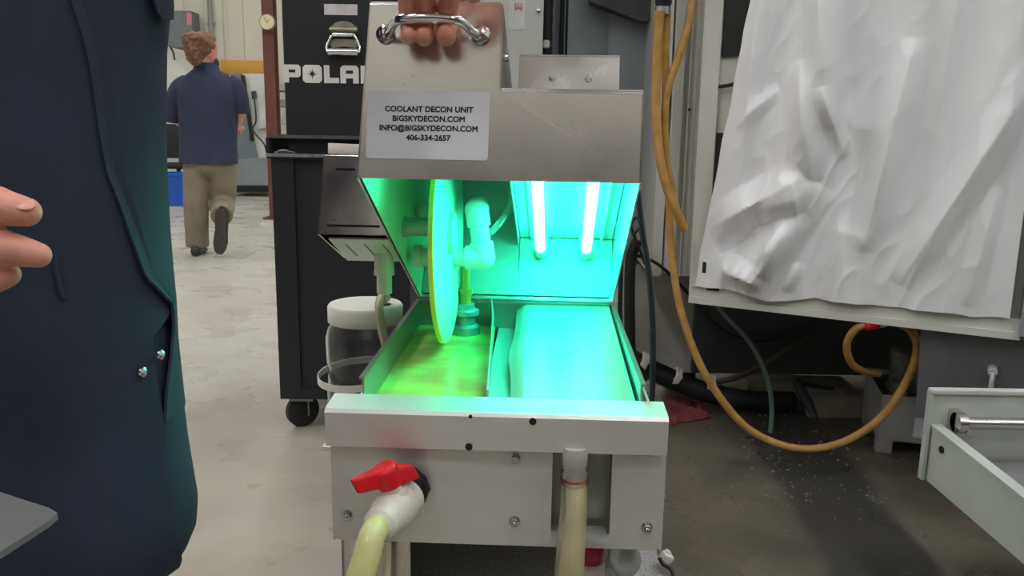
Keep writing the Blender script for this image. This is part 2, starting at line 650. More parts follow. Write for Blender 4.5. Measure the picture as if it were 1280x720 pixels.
# tank: open stainless basin with hemmed rim
TX0, TX1, TY0, TY1, RIM = -0.184, 0.184, 1.0555, 1.560, 0.770
m = MB()
t = 0.003
m.mm((TX0, TY0, 0.57), (TX0 + t, TY1, RIM))
m.mm((TX1 - t, TY0, 0.57), (TX1, TY1, RIM))
m.mm((TX0, TY0, 0.57), (TX1, TY0 + t, 0.742))
m.mm((TX0, TY1 - t, 0.57), (TX1, TY1, RIM))
m.mm((TX0, TY0, 0.57), (TX1, TY1, 0.573))
m.mm((TX0 - 0.004, TY0, RIM - 0.002), (TX0 + t, TY1, RIM + 0.001))
m.mm((TX1 - t, TY0, RIM - 0.002), (TX1 + 0.004, TY1, RIM + 0.001))
m.mm((TX0, TY1 - 0.012, RIM - 0.002), (TX1, TY1, RIM + 0.001))
m.build('tank', TANKM, unit, 0, tu)
# divider and trough between basin and the plate
m = MB()
m.prism([(-0.020, TY0 + t, 0.62), (-0.020, TY0 + t, 0.757), (-0.036, 1.45, 0.768), (-0.046, TY1 - t, 0.780), (-0.046, TY1 - t, 0.62)], (0.0025, 0, 0))
m.mm((-0.03, TY0 + t, 0.716), (0.02, TY1 - t, 0.719))
m.build('divider', STEEL_IN, unit, 0, tu)
# weir plate
m = MB()
def weir(u, v):
    y = TY0 + t + (TY1 - TY0 - 2 * t) * v
    xl = 0.004 + 0.006 * (1 - v) - 0.007 * math.exp(-((v - 0.45) / 0.16) ** 2)
    x = xl + (TX1 - t - 0.004 - xl) * u
    z = 0.742 + 0.026 * v - 0.012 * math.exp(-(u / 0.05) ** 2) * 1.0
    return Vector((x, y, z))
m.grid(weir, 40, 24, 0.0025)
m.build('weir_plate', mat('coated_weir_plate', (158, 168, 158), 0.30, 0.3, 0.03, 7), unit, 40, tu)
# coolant in basin
m = MB()
def liq(u, v):
    x = TX0 + t + (-0.021 - TX0 - t - 0.0 - 0.016 * v) * u
    y = TY0 + t + (TY1 - TY0 - 2 * t) * v
    return Vector((x, y, 0.722 + 0.0012 * noise.noise(Vector((x * 30, y * 40, 0)))))
m.grid(liq, 40, 90, 0.01)
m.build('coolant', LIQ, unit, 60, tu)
# pump fitting standing in the basin
m = MB()
pf = U(581, 392, 1.50)
m.lathe((pf.x, 1.50, 0.722), [(0.028, 0), (0.028, 0.014), (0.020, 0.018), (0.020, 0.034), (0.026, 0.036), (0.026, 0.044), (0.018, 0.046), (0.018, 0.056)], 28)
m.build('pump_head', mat('pump_grey', (150, 168, 172), 0.35, 0.6), unit, 35, tu)
m = MB()
m.lathe((pf.x, 1.50, 0.775), [(0.011, 0), (0.011, 0.02), (0.014, 0.02), (0.014, 0.03), (0.009, 0.032), (0.009, 0.10)], 20)
m.build('pump_stem', mat('brass_stem', (170, 150, 70), 0.35, 0.5), unit, 35, tu)
# cradle legs under the tank
m = MB()
m.mm((-0.2105, 1.03, 0.451), (-0.118, 1.034, 0.60))
m.mm((-0.2105, 1.03, 0.451), (-0.207, 1.3, 0.60))
m.prism([(-0.118, 1.026, 0.57), (-0.1145, 1.026, 0.57), (-0.137, 1.026, 0.451), (-0.141, 1.026, 0.451)], (0, 0.004, 0))
m.build('skirt', STEEL, unit, 0, tu)
for x, y in ((0.17, 1.18), (0.17, 1.50), (-0.18, 1.50)):
    MB().mm((x - 0.02, y - 0.02, 0.451), (x + 0.02, y + 0.02, 0.575)).build('foot', STEEL, unit, 0, tu)

# ---- lid (open, hinged along the rear rim)
LYAW = R(-1.4)
LP = Vector((0.0, 1.562, 0))
LR = Matrix.Rotation(LYAW, 3, 'Z')


def lt(v):
    q = LR @ (v - LP) + LP
    return q - OFF


F0, F1, F2 = (1.100, 1.028), (1.122, 1.144), (1.142, 1.254)
R0, R1, R2 = (1.562, 0.775), (1.626, 0.888), (1.689, 1.002)
LX0, LX1, LXM = -0.186, 0.186, 0.0015
lid = None
m = MB()
th = 0.0025
# front sheet: right part, tall left part (slightly tapered)
m.prism([(LX0, F0[0], F0[1]), (LX1, F0[0], F0[1]), (LX1, F1[0], F1[1]), (LXM, F1[0], F1[1]), (LXM - 0.002, F2[0], F2[1]), (LX0 + 0.012, F2[0], F2[1])], (0, th, 0))
# left wall
m.loft([[(LX0, *F0), (LX0 + 0.012, *F2), (LX0 + 0.012, *R2), (LX0, *R0)], [(LX0 + th, *F0), (LX0 + th + 0.012, *F2), (LX0 + th + 0.012, *R2), (LX0 + th, *R0)]])
m.prism([(LX1 - th, *F0), (LX1 - th, *F1), (LX1 - th, *R1), (LX1 - th, *R0)], (th, 0, 0))
m.prism([(LXM - th, *F1), (LXM - th, *F2), (LXM - th, *R2), (LXM - th, *R1)], (th, 0, 0))
# roofs
m.prism([(LXM, *F1), (LX1, *F1), (LX1, *R1), (LXM, *R1)], (0, -0.001, -th))
m.prism([(LX0 + 0.012, *F2), (LXM, *F2), (LXM, *R2), (LX0 + 0.012, *R2)], (0, -0.001, -th))
# rear wall
m.prism([(LX0, *R0), (LX1, *R0), (LX1, *R1), (LXM, *R1), (LXM, *R2), (LX0 + 0.012, *R2)], (0, -th, 0.001))
# hems along the front edges and top
m.tube([(LXM, F1[0] + 0.002, F1[1] + 0.0005), (LX1 - 0.001, F1[0] + 0.002, F1[1] + 0.0005)], 0.0022, 8)
m.tube([(LX0 + 0.013, F2[0] + 0.002, F2[1]), (LXM - 0.003, F2[0] + 0.002, F2[1])], 0.0022, 8)
lid = m.build('lid', STEEL, unit, 0, lt)


def vv(u, v, x):
    """along the lid: u from hinge to front, v up from the opening plane"""
    cu, su = 0.8765, 0.4815
    return Vector((x, R0[0] - cu * u + su * v, R0[1] + su * u + cu * v))


# hinge strip
m = MB()
m.tube([(LX0 + 0.01, R0[0] + 0.001, R0[1] - 0.001), (LX1 - 0.01, R0[0] + 0.001, R0[1] - 0.001)], 0.004, 10)
m.build('hinge', ZINC, lid, 30, lt)
# bright inner reflector behind the lamps
m = MB()
q = [vv(0.006, 0.012, 0.006), vv(0.006, 0.012, LX1 - 0.004), vv(0.006, 0.122, LX1 - 0.004), vv(0.006, 0.122, 0.006)]
m.prism(q, vv(0.002, 0, 0) - vv(0, 0, 0))
m.build('rear_reflector', STEEL_IN, lid, 0, lt)
m = MB()
q = [vv(0.012, 0.122, 0.006), vv(0.50, 0.100, 0.006), vv(0.50, 0.100, LX1 - 0.004), vv(0.012, 0.122, LX1 - 0.004)]
m.prism(q, vv(0, 0.002, 0) - vv(0, 0, 0))
m.prism([vv(0.012, 0.122, 0.030), vv(0.50, 0.100, 0.030), vv(0.50, 0.094, 0.026), vv(0.012, 0.116, 0.026)], (0.002, 0, 0))
m.prism([vv(0.012, 0.122, 0.158), vv(0.50, 0.100, 0.158), vv(0.50, 0.094, 0.162), vv(0.012, 0.116, 0.162)], (0.002, 0, 0))
m.build('roof_reflector', STEEL_IN, lid, 0, lt)
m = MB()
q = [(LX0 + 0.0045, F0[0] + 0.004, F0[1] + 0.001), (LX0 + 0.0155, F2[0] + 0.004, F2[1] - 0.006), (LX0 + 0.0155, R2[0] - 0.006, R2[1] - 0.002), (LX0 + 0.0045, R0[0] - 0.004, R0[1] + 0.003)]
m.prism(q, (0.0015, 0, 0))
m.build('side_liner', TINTED, lid, 0, lt)
m = MB()
q = [vv(0.006, 0.006, LX0 + 0.008), vv(0.006, 0.006, LX1 - 0.006), vv(0.006, 0.012, LX1 - 0.006), vv(0.006, 0.012, 0.0045), vv(0.006, 0.250, 0.0), vv(0.006, 0.250, LX0 + 0.018)]
m.prism(q, vv(0.002, 0, 0) - vv(0, 0, 0))
m.build('rear_liner', STEEL_IN, lid, 0, lt)
m = MB()
m.prism([vv(0.012, 0.124, 0.003), vv(0.50, 0.104, 0.003), vv(0.50, 0.080, 0.003), vv(0.012, 0.104, 0.003)], (0.0012, 0, 0))
m.build('roof_lip', STEEL_IN, lid, 0, lt)
UV = emis('germicidal_lamp', (0.02, 1.0, 0.60), 44.0)
for x in (0.046, 0.132):
    m = MB()
    a, b = vv(0.045, 0.088, x), vv(0.485, 0.080, x)
    m.tube([a, b], 0.0095, 18)
    m.build('lamp_tube', UV, lid, 40, lt)
    m = MB()
    ax = b - a
    m.lathe(vv(0.018, 0.088, x), [(0.011, 0), (0.011, 0.026), (0.009, 0.028)], 20, ax)
    m.tube([vv(0.018, 0.088, x), vv(0.012, 0.080, x)], 0.003, 8)
    m.tube([vv(0.035, 0.088, x - 0.012), vv(0.035, 0.12, x - 0.012)], 0.0018, 8)
    m.tube([vv(0.035, 0.088, x + 0.012), vv(0.035, 0.12, x + 0.012)], 0.0018, 8)
    m.build('lamp_holder', WHITEP, lid, 40, lt)
# lamp ballast box on the lid's low roof
m = MB()
def roof_z(y):
    return F1[1] + (y - F1[0]) / (R1[0] - F1[0]) * (R1[1] - F1[1])
bx0, bx1 = 0.021, 0.158
m.prism([(bx0, 1.172, roof_z(1.172)), (bx0, 1.197, 1.194), (bx0, 1.25, 1.190), (bx0, 1.42, 1.105), (bx0, 1.42, roof_z(1.42))], (bx1 - bx0, 0, 0))
m.tube([(bx0, 1.198, 1.1935), (bx1, 1.198, 1.1935)], 0.0018, 8)
box = m.build('ballast_box', STEEL, lid, 0, lt)
for px in (690, 735):
    p = U(px, 97, 1.173)
    m = MB()
    m.lathe((p.x + 0.010, 1.186, p.z), [(0.0052, 0), (0.0050, 0.0015), (0.003, 0.0035)], 20, (0, -1, 0.34))
    m.lathe((p.x + 0.010, 1.1825, p.z + 0.001), [(0.0016, 0), (0.0014, 0.0003)], 6, (0, -1, 0.34))
    m.build('screw', ZINC, lid, 35, lt)
# side screws of the tall compartment
for y, z in ((1.20, 1.19), (1.20, 1.135)):
    m = MB()
    m.lathe((LXM, y, z), [(0.005, 0), (0.004, 0.003)], 14, (1, 0, 0))
    m.build('side_screw', ZINC, lid, 35, lt)


def front_y(z):
    return F0[0] + (z - F0[1]) * (F2[0] - F0[0]) / (F2[1] - F0[1])


# carrying handle
m = MB()
hx0, hx1, hz = -0.1515, -0.0265, 1.2135
fy = front_y(hz)
pts = [(hx0 + 0.004, fy - 0.006, hz), (hx0 + 0.010, fy - 0.020, hz + 0.003), (hx0 + 0.019, fy - 0.036, hz + 0.011), (hx0 + 0.030, fy - 0.042, hz + 0.0145),
       ((hx0 + hx1) / 2, fy - 0.044, hz + 0.016), (hx1 - 0.030, fy - 0.042, hz + 0.0145), (hx1 - 0.019, fy - 0.036, hz + 0.011), (hx1 - 0.010, fy - 0.020, hz + 0.003), (hx1 - 0.004, fy - 0.006, hz)]
m.tube(pts, [0.0075, 0.0055, 0.0055, 0.0062, 0.0082, 0.0062, 0.0055, 0.0055, 0.0075], 16, smooth=5)
for x in (hx0, hx1):
    m.lathe((x, fy - 0.001, hz), [(0.0125, 0), (0.0125, 0.003), (0.0105, 0.006), (0.0068, 0.0068), (0.0066, 0.0100), (0.0045, 0.0115)], 26, (0, -1, 0.18))
    m.lathe((x, fy - 0.0125, hz + 0.002), [(0.003, 0), (0.0028, 0.001)], 6, (0, -1, 0.18))
m.build('handle', CHROME, lid, 40, lt)
# white label with lettering
FT = Vector((0, F2[0] - F0[0], F2[1] - F0[1])).normalized()
lc = Vector((-0.0935, front_y(1.0975) - 0.0012, 1.0975))
ML = frame_on(lc, (1, 0, 0), FT)
m = MB().mesh(flat_shape([rrect(-0.0805, -0.0445, 0.0805, 0.0445, 0.004)], 0.0008, ML))
lab = m.build('label', PAPER, unit, 0, lt)
m = MB()
for k, (s, w) in enumerate((('COOLANT DECON UNIT', 1), ('BIGSKYDECON.COM', 1), ('INFO@BIGSKYDECON.COM', 1), ('406-334-2657', 1))):
    m.mesh(text_mesh(s, 0.0101, ML @ Matrix.Translation((0.0015, 0.0205 - 0.0124 * k, 0.0006)), offset=0.00028, spacing=1.02))
m.build('lettering', INK, lab, 0, lt)
# sediment skimmer box on the lid's left side
A_, B_, C_, D_ = (1.319, 0.924), (1.350, 1.047), (1.475, 1.000), (1.425, 0.868)
sx0, sx1 = -0.309, -0.186
m = MB()
def sbx(y0):
    return sx0 + 0.0
m.prism([(sx0, *A_), (sx0 + 0.004, *B_), (sx1, *B_), (sx1, *A_)], (0, th, 0.0005))
m.loft([[(sx0, *A_), (sx0 + 0.004, *B_), (sx0 + 0.012, *C_), (sx0 + 0.018, *D_)], [(sx0 + th, *A_), (sx0 + 0.004 + th, *B_), (sx0 + 0.012 + th, *C_), (sx0 + 0.018 + th, *D_)]])
m.prism([(sx0 + 0.004, *B_), (sx1, *B_), (sx1, *C_), (sx0 + 0.012, *C_)], (0, 0, -th))
m.prism([(sx0 + 0.018, *D_), (sx1, *D_), (sx1, *C_), (sx0 + 0.012, *C_)], (0, -th, 0))
sbox = m.build('skimmer_box', STEEL, unit, 0, tu)
slope = (B_[0] - A_[0]) / (B_[1] - A_[1])
for (xa, xb, py) in ((417, 441, 212), (410, 476, 281)):
    a, b = U(xa, py, 1.34), U(xb, py + 1, 1.34)
    yy = A_[0] + (a.z - A_[1]) * slope
    m = MB()
    m.box(((a.x + b.x) / 2, yy, a.z), (b.x - a.x, 0.002, 0.0034))
    m.build('slot', DARKHOLE, sbox, 0, tu)
# perforated drip plate under it
dn = Vector((0, D_[0] - A_[0], D_[1] - A_[1])).normalized()
Mp = frame_on((0, A_[0] + 0.002, A_[1] - 0.002), (1, 0, 0), dn)
plen = math.hypot(D_[0] - A_[0], D_[1] - A_[1])
slots = []
for x in (-0.272, -0.241, -0.211):
    slots.append([(x - 0.0015, plen * 0.28), (x + 0.0015, plen * 0.28), (x + 0.0085, plen * 0.78), (x + 0.0055, plen * 0.78)])
m = MB().mesh(flat_shape([[(sx0 + 0.014, plen * 0.1), (sx1, plen * 0.1), (sx1, plen * 1.0), (sx0 + 0.022, plen * 1.0)]] + slots, 0.003, Mp))
m.build('drip_plate', mat('pale_drip_plate', (216, 214, 208), 0.4, 0.3), sbox, 0, tu)
m = MB()
sp = U(480, 326, 1.412)
m.lathe((sp.x, 1.405, 0.905), [(0.0165, 0), (0.0165, -0.052), (0.0175, -0.054), (0.0175, -0.060), (0.0128, -0.061), (0.0128, -0.092), (0.0098, -0.092), (0.0098, -0.06)], 28)
m.build('spout', PVC, sbox, 35, tu)

# skimmer disc, nearly edge-on
dc = Vector((-0.108, 1.385, 0.921))
dax = (Matrix.Rotation(R(-1.6), 3, 'Z') @ Vector((1, 0, 0.0))).normalized()
m = MB()
m.lathe(dc - dax * 0.005, [(0.03, 0.001), (0.180, 0.001), (0.180, 0.009), (0.03, 0.009)], 96, dax)
m.lathe(dc - dax * 0.012, [(0.034, 0), (0.034, 0.024)], 40, dax)
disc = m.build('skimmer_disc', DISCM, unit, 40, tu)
m = MB()
m.lathe(dc - dax * 0.0052, [(0.1798, 0.0008), (0.183, 0.0018), (0.183, 0.0086), (0.1798, 0.0096)], 96, dax, cap=False)
m.build('rim', DISCE, disc, 40, tu)
# disc motor and shaft on the left wall
m = MB()
a = Vector((-0.184, dc.y, 0.931))
m.lathe(a, [(0.018, 0.0), (0.018, 0.006), (0.0155, 0.008), (0.0155, 0.055), (0.012, 0.057), (0.012, 0.07)], 28, (1, 0, 0))
m.build('shaft', STEEL_IN, unit, 40, tu)
m = MB()
m.ball(U(531, 265, 1.48), (0.016, 0.02, 0.02), 18)
m.box(U(531, 276, 1.48), (0.012, 0.02, 0.03))
m.build('scraper_arm', PVC, unit, 40, tu)
# pvc elbow, riser and tee
m = MB()
e0, e1, e2 = U(596, 262, 1.45), U(604, 322, 1.44), U(523, 321, 1.45)
back = Vector((0, 0.06, 0.0))
m.tube([e0 + back, e0 + Vector((0, 0.02, 0)), e0, e0.lerp(e1, 0.15)], [0.019, 0.019, 0.020, 0.020], 22)
m.ball(e0, (0.021, 0.021, 0.021), 22)
m.tube([e0, e1], 0.0165, 22)
m.lathe(e0, [(0.0205, 0), (0.0205, 0.028), (0.018, 0.030)], 24, e1 - e0)
m.lathe(e1, [(0.0205, 0), (0.0205, 0.026), (0.018, 0.028)], 24, e0 - e1)
m.ball(e1, (0.021, 0.021, 0.021), 22)
m.lathe(e1, [(0.021, 0), (0.021, 0.03), (0.0165, 0.032), (0.0165, 0.105), (0.0205, 0.106), (0.0205, 0.12)], 24, e2 - e1)
m.build('pvc_pipe', PVC, unit, 40, tu)
# thin tube to the lamp housing
m = MB()
m.tube([U(606, 296, 1.45), U(620, 284, 1.46), U(634, 264, 1.48), U(640, 244, 1.48), U(641, 226, 1.48)], 0.0055, 12, smooth=6)
m.build('air_tube', CLEARTUBE, unit, 40, tu)

# ---- ball valve on the front panel
m = MB()
v0 = U(510, 612, 1.012)
m.lathe((v0.x, 1.019, v0.z), [(0.029, 0), (0.029, 0.010), (0.024, 0.014), (0.024, 0.026)], 10, (-0.25, -1, -0.05))
fl = m.build('bulkhead_nut', BLACKP, unit, 30, tu)
m = MB()
v1 = U(497, 632, 0.975)
v2 = U(473, 658, 0.925)
ax = v2 - v1
L = ax.length
m.lathe(v1 - ax.normalized() * 0.028, [(0.021, 0), (0.0255, 0.004), (0.0255, 0.018), (0.022, 0.020)], 26, ax)
m.ball(v1, (0.0265, 0.0265, 0.0265), 24)
m.lathe(v1, [(0.0245, 0), (0.0262, L * 0.2), (0.0255, L * 0.45), (0.0215, L * 0.62), (0.0210, L * 0.95), (0.0180, L), (0.0160, L * 1.06)], 26, ax)
stem = U(484, 606, 0.968)
m.lathe(v1, [(0.021, 0), (0.021, (stem - v1).length * 0.66), (0.016, (stem - v1).length * 0.72), (0.016, (stem - v1).length)], 24, stem - v1)
valve = m.build('valve_body', PVC, unit, 40, tu)
m = MB()
ha, hb, hc = U(442, 608, 0.935), U(484, 594, 0.962), U(519, 588, 0.985)
upv = (stem - v1).normalized()
def wing(a, b, w0, w1):
    d = (b - a).normalized()
    n = d.cross(upv).normalized()
    u2 = upv
    rings = []
    for k in range(7):
        tt = k / 6
        c = a.lerp(b, tt)
        w = w0 + (w1 - w0) * tt
        h = 0.0105 + 0.005 * (w - 0.004) / 0.006
        rings.append([c + n * w * sx + u2 * h * sz for sx, sz in ((-1, -0.9), (-0.6, -1), (0.6, -1), (1, -0.9), (1, 0.6), (0.55, 1), (-0.55, 1), (-1, 0.6))])
    m.loft(rings)
wing(ha, hb, 0.004, 0.010)
wing(hb, hc, 0.010, 0.005)
m.lathe(hb - upv * 0.014, [(0.0165, 0), (0.0165, 0.024), (0.013, 0.028)], 22, upv)
hd = m.build('valve_handle', RED, valve, 40, tu)
bv = hd.modifiers.new('b', 'BEVEL')
bv.width = 0.002
bv.segments = 2
# outlet stub in the window
m = MB()
o0 = U(719, 566, 1.000)
o1 = U(718, 597, 1.000)
m.lathe(o0 + Vector((0, 0, 0.008)), [(0.0150, 0), (0.0162, -0.006), (0.0162, -0.022), (0.0148, -0.024), (0.0148, -0.05)], 26)
m.tube([o0 + Vector((0, 0.05, -0.004)), o0 + Vector((0, 0, -0.004))], 0.013, 18)
m.build('outlet', mat('frosted_outlet', (206, 204, 200), 0.25, 0, 0.05, 9, trans=0.3), unit, 40, tu)

# hoses on the unit
hy = MB()
ps = [W(v2 + ax.normalized() * -0.004), W(U(466, 668, 0.905)), W(U(457, 700, 0.89)), W(U(447, 735, 0.88)), W(U(436, 790, 0.875)), W(U(428, 850, 0.90))]
hy.tube(ps, [0.0152, 0.0158, 0.0165, 0.0168, 0.0168, 0.0168], 20, smooth=6)
tag(hy.build('drain_hose', HOSEY), 'pale yellow hose hanging from the white valve with red handle', 'hose')
oh = empty('overflow_hose', 'wide clear hose with yellow coolant hanging from the window of the front panel', 'hose', W(U(718, 604, 0.99)))
oo = oh.location.copy()
m = MB()
cen = [W(U(718, 588, 1.0)), W(U(718, 606, 0.995)), W(U(717, 640, 0.975)), W(U(714, 680, 0.955)), W(U(711, 725, 0.94)), W(U(708, 800, 0.93)), W(U(706, 860, 0.93))]
m.tube(cen, [0.0168, 0.0168, 0.0168, 0.0176, 0.0182, 0.0182, 0.0182], 24, smooth=5, cap=False)
m.tube(cen, [0.0150, 0.0150, 0.0150, 0.0158, 0.0164, 0.0164, 0.0164], 24, smooth=5, cap=False)
m.build('wall', CLEARTUBE, oh, 60, lambda v: v - oo)
m = MB()
cj = [p + Vector((0.0026, 0.002, 0)) for p in cen]
m.tube(cj[1:], [0.0095, 0.0082, 0.0100, 0.0105, 0.011, 0.011], 18, smooth=5)
m.build('coolant', COOLJET, oh, 60, lambda v: v - oo)
m = MB()
for dz, mt in ((0, 0), (0.0052, 1)):
    c = W(U(718, 597, 0.998)) - Vector((0, 0, dz))
    m.lathe(c, [(0.0175, 0.0016), (0.0188, 0.0), (0.0175, -0.0016)], 28, cap=False)
m.box(W(U(703, 592, 0.998)), (0.004, 0.006, 0.010))
m.build('clamp', mat('red_spring_clamp', (120, 50, 46), 0.3, 0.6), oh, 40, lambda v: v - oo)

# cart that carries the unit
cart = empty('utility_cart', 'grey speckled utility cart deck on legs carrying the stainless unit', 'cart', W((0, 1.3, 0.0)), UYAW)
tc_ = lambda v: v - Vector((0, 1.3, 0))
m = MB()
m.mm((-0.20, 0.99, 0.425), (0.240, 1.64, 0.45), 0.006)
m.mm((-0.20, 1.02, 0.39), (0.175, 1.05, 0.44))
m.mm((-0.20, 1.60, 0.39), (0.175, 1.64, 0.44))
m.build('deck', DECK, cart, 30, tc_)
MB().mm((-0.20, 1.04, 0.12), (0.175, 1.62, 0.14), 0.004).build('lower_shelf', DECK, cart, 30, tc_)
for x in (-0.18, 0.155):
    for y in (1.05, 1.61):
        lg = MB().mm((x - 0.014, y - 0.014, 0.08), (x + 0.014, y + 0.014, 0.43)).build('leg', BLACK, cart, 0, tc_)
        m = MB()
        m.lathe((x - 0.012, y, 0.038), [(0.030, 0), (0.038, 0.004), (0.038, 0.020), (0.030, 0.024)], 28, (1, 0, 0))
        m.mm((x - 0.018, y - 0.012, 0.03), (x - 0.014, y + 0.012, 0.085))
        m.mm((x + 0.014, y - 0.012, 0.03), (x + 0.018, y + 0.012, 0.085))
        m.mm((x - 0.018, y - 0.014, 0.08), (x + 0.018, y + 0.014, 0.086))
        m.build('caster', RUBBER, lg, 35, tc_)
m = MB()
jc = at(455, 390, 1.53)
m.mm((-0.345, 1.44, 0.508), (-0.186, 1.66, 0.516))
m.mm((-0.205, 1.46, 0.43), (-0.199, 1.64, 0.512))
m.build('jar_shelf', WHITEP, cart, 0, tc_)

# jar
jb = Vector((jc.x, 1.545, 0.516))
jar = empty('plastic_jar', 'clear plastic jar with white screw lid left of the stainless tank', 'jar', jb)
m = MB()
prof = [(0.062, 0.0), (0.072, 0.006), (0.074, 0.02), (0.074, 0.09), (0.072, 0.095), (0.072, 0.135), (0.074, 0.14), (0.075, 0.185), (0.070, 0.205), (0.062, 0.216), (0.062, 0.232)]
inner = [(r - 0.0018, h + (0.002 if i == 0 else 0)) for i, (r, h) in enumerate(prof)][::-1]
m.lathe((0, 0, 0), prof + inner, 56)
m.build('body', CLEAR, jar, 50)
m = MB()
m.lathe((0, 0, 0.216), [(0.0685, 0.0), (0.0700, 0.002), (0.0700, 0.030), (0.067, 0.034), (0.063, 0.0345), (0.0, 0.0335)], 64, cap=False)
m.lathe((0, 0, 0.216), [(0.0685, 0.0), (0.0665, 0.001), (0.0665, 0.030), (0.0, 0.031)], 64, cap=False)
jl = m.build('screw_lid', WHITEP, jar, 40)
m = MB()
m.lathe((0.036, -0.008, 0.2502), [(0.014, 0), (0.014, 0.0008)], 24)
m.build('hole', DARKHOLE, jl, 40)
m = MB()
def band(u, v):
    a = R(60) + u * R(300)
    r = 0.080 + 0.012 * max(0, math.cos(a - R(205)))
    return Vector((r * math.cos(a), r * math.sin(a), 0.105 + 0.012 * math.sin(a + 0.4) + 0.013 * (v - 0.5) + 0.022 * u))
m.grid(band, 60, 2, 0.0016)
m.build('carry_strap', WHITEP, jar, 50)
m = MB()
k = [jb + Vector((0.036, -0.008, 0.20)), jb + Vector((0.036, -0.008, 0.262)), at(483, 372, 1.525), at(477, 371, 1.505), at(474, 385, 1.470), at(477, 410, 1.460), at(483, 440, 1.455), at(488, 500, 1.45)]
m.tube(k, 0.0078, 16, smooth=6)
tag(m.build('drain_tube', mat('pale_soft_tube', (206, 202, 172), 0.2, 0, 0.05, 9, trans=0.35)), 'pale soft tube curling out of the white jar lid', 'tube')

# small items on the cart deck
rb = W((0.128, 1.10, 0.45))
red = empty('red_bottle', 'small bottle with red collar under the front panel beside the wide hose', 'bottle', rb)
m = MB()
m.lathe((0, 0, 0), [(0.019, 0), (0.020, 0.004), (0.020, 0.040), (0.016, 0.048)], 28)
m.build('body', mat('pink_white_bottle', (226, 206, 210), 0.3), red, 40)
m = MB()
m.lathe((0, 0, 0.044), [(0.0165, 0), (0.019, 0.004), (0.019, 0.026), (0.014, 0.036), (0.004, 0.039)], 28)
m.build('collar', mat('crimson_plastic', (180, 24, 60), 0.3, coat=0.3), red, 40)
gb = W((0.172, 1.075, 0.45))
gl = empty('clear_globe', 'clear round plastic globe beside the small bottle with red collar', 'globe', gb)
m = MB()
prof = [(0.006, 0)] + [(0.0235 * math.sin(PI * i / 18), 0.062 - 0.0235 * math.cos(PI * i / 18)) for i in range(3, 18)] + [(0.001, 0.0855)]
m.lathe((0, 0, 0), [(0.016, 0), (0.016, 0.030), (0.010, 0.036)] + prof[3:], 32)
m.build('dome', mat('milky_clear', (214, 220, 214), 0.2, 0, 0.02, 8, trans=0.6, ior=1.25), gl, 50)
m = MB()
m.lathe((0, 0, 0.001), [(0.014, 0), (0.014, 0.028)], 26)
m.build('core', mat('grey_core', (176, 176, 174), 0.4), gl, 50)
pc = W((0.205, 1.12, 0.46))
pl = empty('power_plug', 'white plug connector with black cable at right of the front panel', 'plug', at(832, 698, 1.16))
p0 = pl.location.copy()
m = MB()
m.box((0, 0, 0), (0.018, 0.014, 0.017), Euler((0.2, 0.5, 0.3)), 0.002)
m.box((0.003, 0.002, 0.009), (0.008, 0.008, 0.006), Euler((0.2, 0.5, 0.3)), 0.001)
m.build('body', WHITEP, pl, 30)
m = MB()
cpts = [at(824, 697, 1.15), at(829, 705, 1.145), at(838, 711, 1.14), at(842, 724, 1.13), at(840, 760, 1.12), at(800, 800, 1.14)]
m.tube([p - p0 for p in cpts], 0.0032, 10, smooth=5)
m.build('cable', BLACKP, pl, 40)
# thin white pipe hanging behind the yellow hose
m = MB()
m.tube([W((-0.143, 1.005, 0.562)), W((-0.145, 1.003, 0.50)), W((-0.146, 1.003, 0.40))], 0.0045, 12)
tag(m.build('white_tube', mat('ivory_tube', (204, 198, 176), 0.4)), 'thin ivory tube hanging straight down behind the pale yellow hose', 'tube')

# ------------------------------------------------------------------ black tool chest on its roller cabinet
cab = empty('roller_cabinet', 'black roller tool cabinet on casters standing behind the jar', 'tool cabinet', (-0.59, 3.25, 0))
c0 = Vector((-0.59, 3.25, 0))
tb = lambda v: v - c0
CX0, CX1, CY0, CY1 = -0.822, -0.355, 2.87, 3.70
m = MB()
m.mm((CX0, CY0 + 0.012, 0.125), (CX1, CY1, 0.975))
m.mm((CX0, CY0, 0.125), (CX0 + 0.075, CY0 + 0.012, 0.975))
m.mm((CX1 - 0.075, CY0, 0.125), (CX1, CY0 + 0.012, 0.975))
m.mm((CX0 + 0.075, CY0 + 0.001, 0.125), (CX1 - 0.075, CY0 + 0.012, 0.165))
m.build('body', BLACK, cab, 0, tb)
m = MB()
m.mm((CX0 - 0.012, CY0 - 0.012, 0.975), (CX1 + 0.012, CY1 + 0.01, 0.990), 0.003)
for a, b in (((CX0 - 0.012, CY0 - 0.012, 0.98), (CX0 + 0.0, CY1, 1.045)), ((CX1, CY0 - 0.012, 0.98), (CX1 + 0.012, CY1, 1.045)), ((CX0, CY1 - 0.01, 0.98), (CX1, CY1, 1.045))):
    m.mm(a, b)
m.build('top_tray', BLACK, cab, 20, tb)
m = MB()
m.mm((CX0 - 0.014, CY0 - 0.0145, 0.982), (CX1 + 0.014, CY0 - 0.011, 0.993))
m.build('edge_strip', mat('worn_steel_edge', (150, 150, 152), 0.4, 0.7, 0.3, 30), cab, 0, tb)
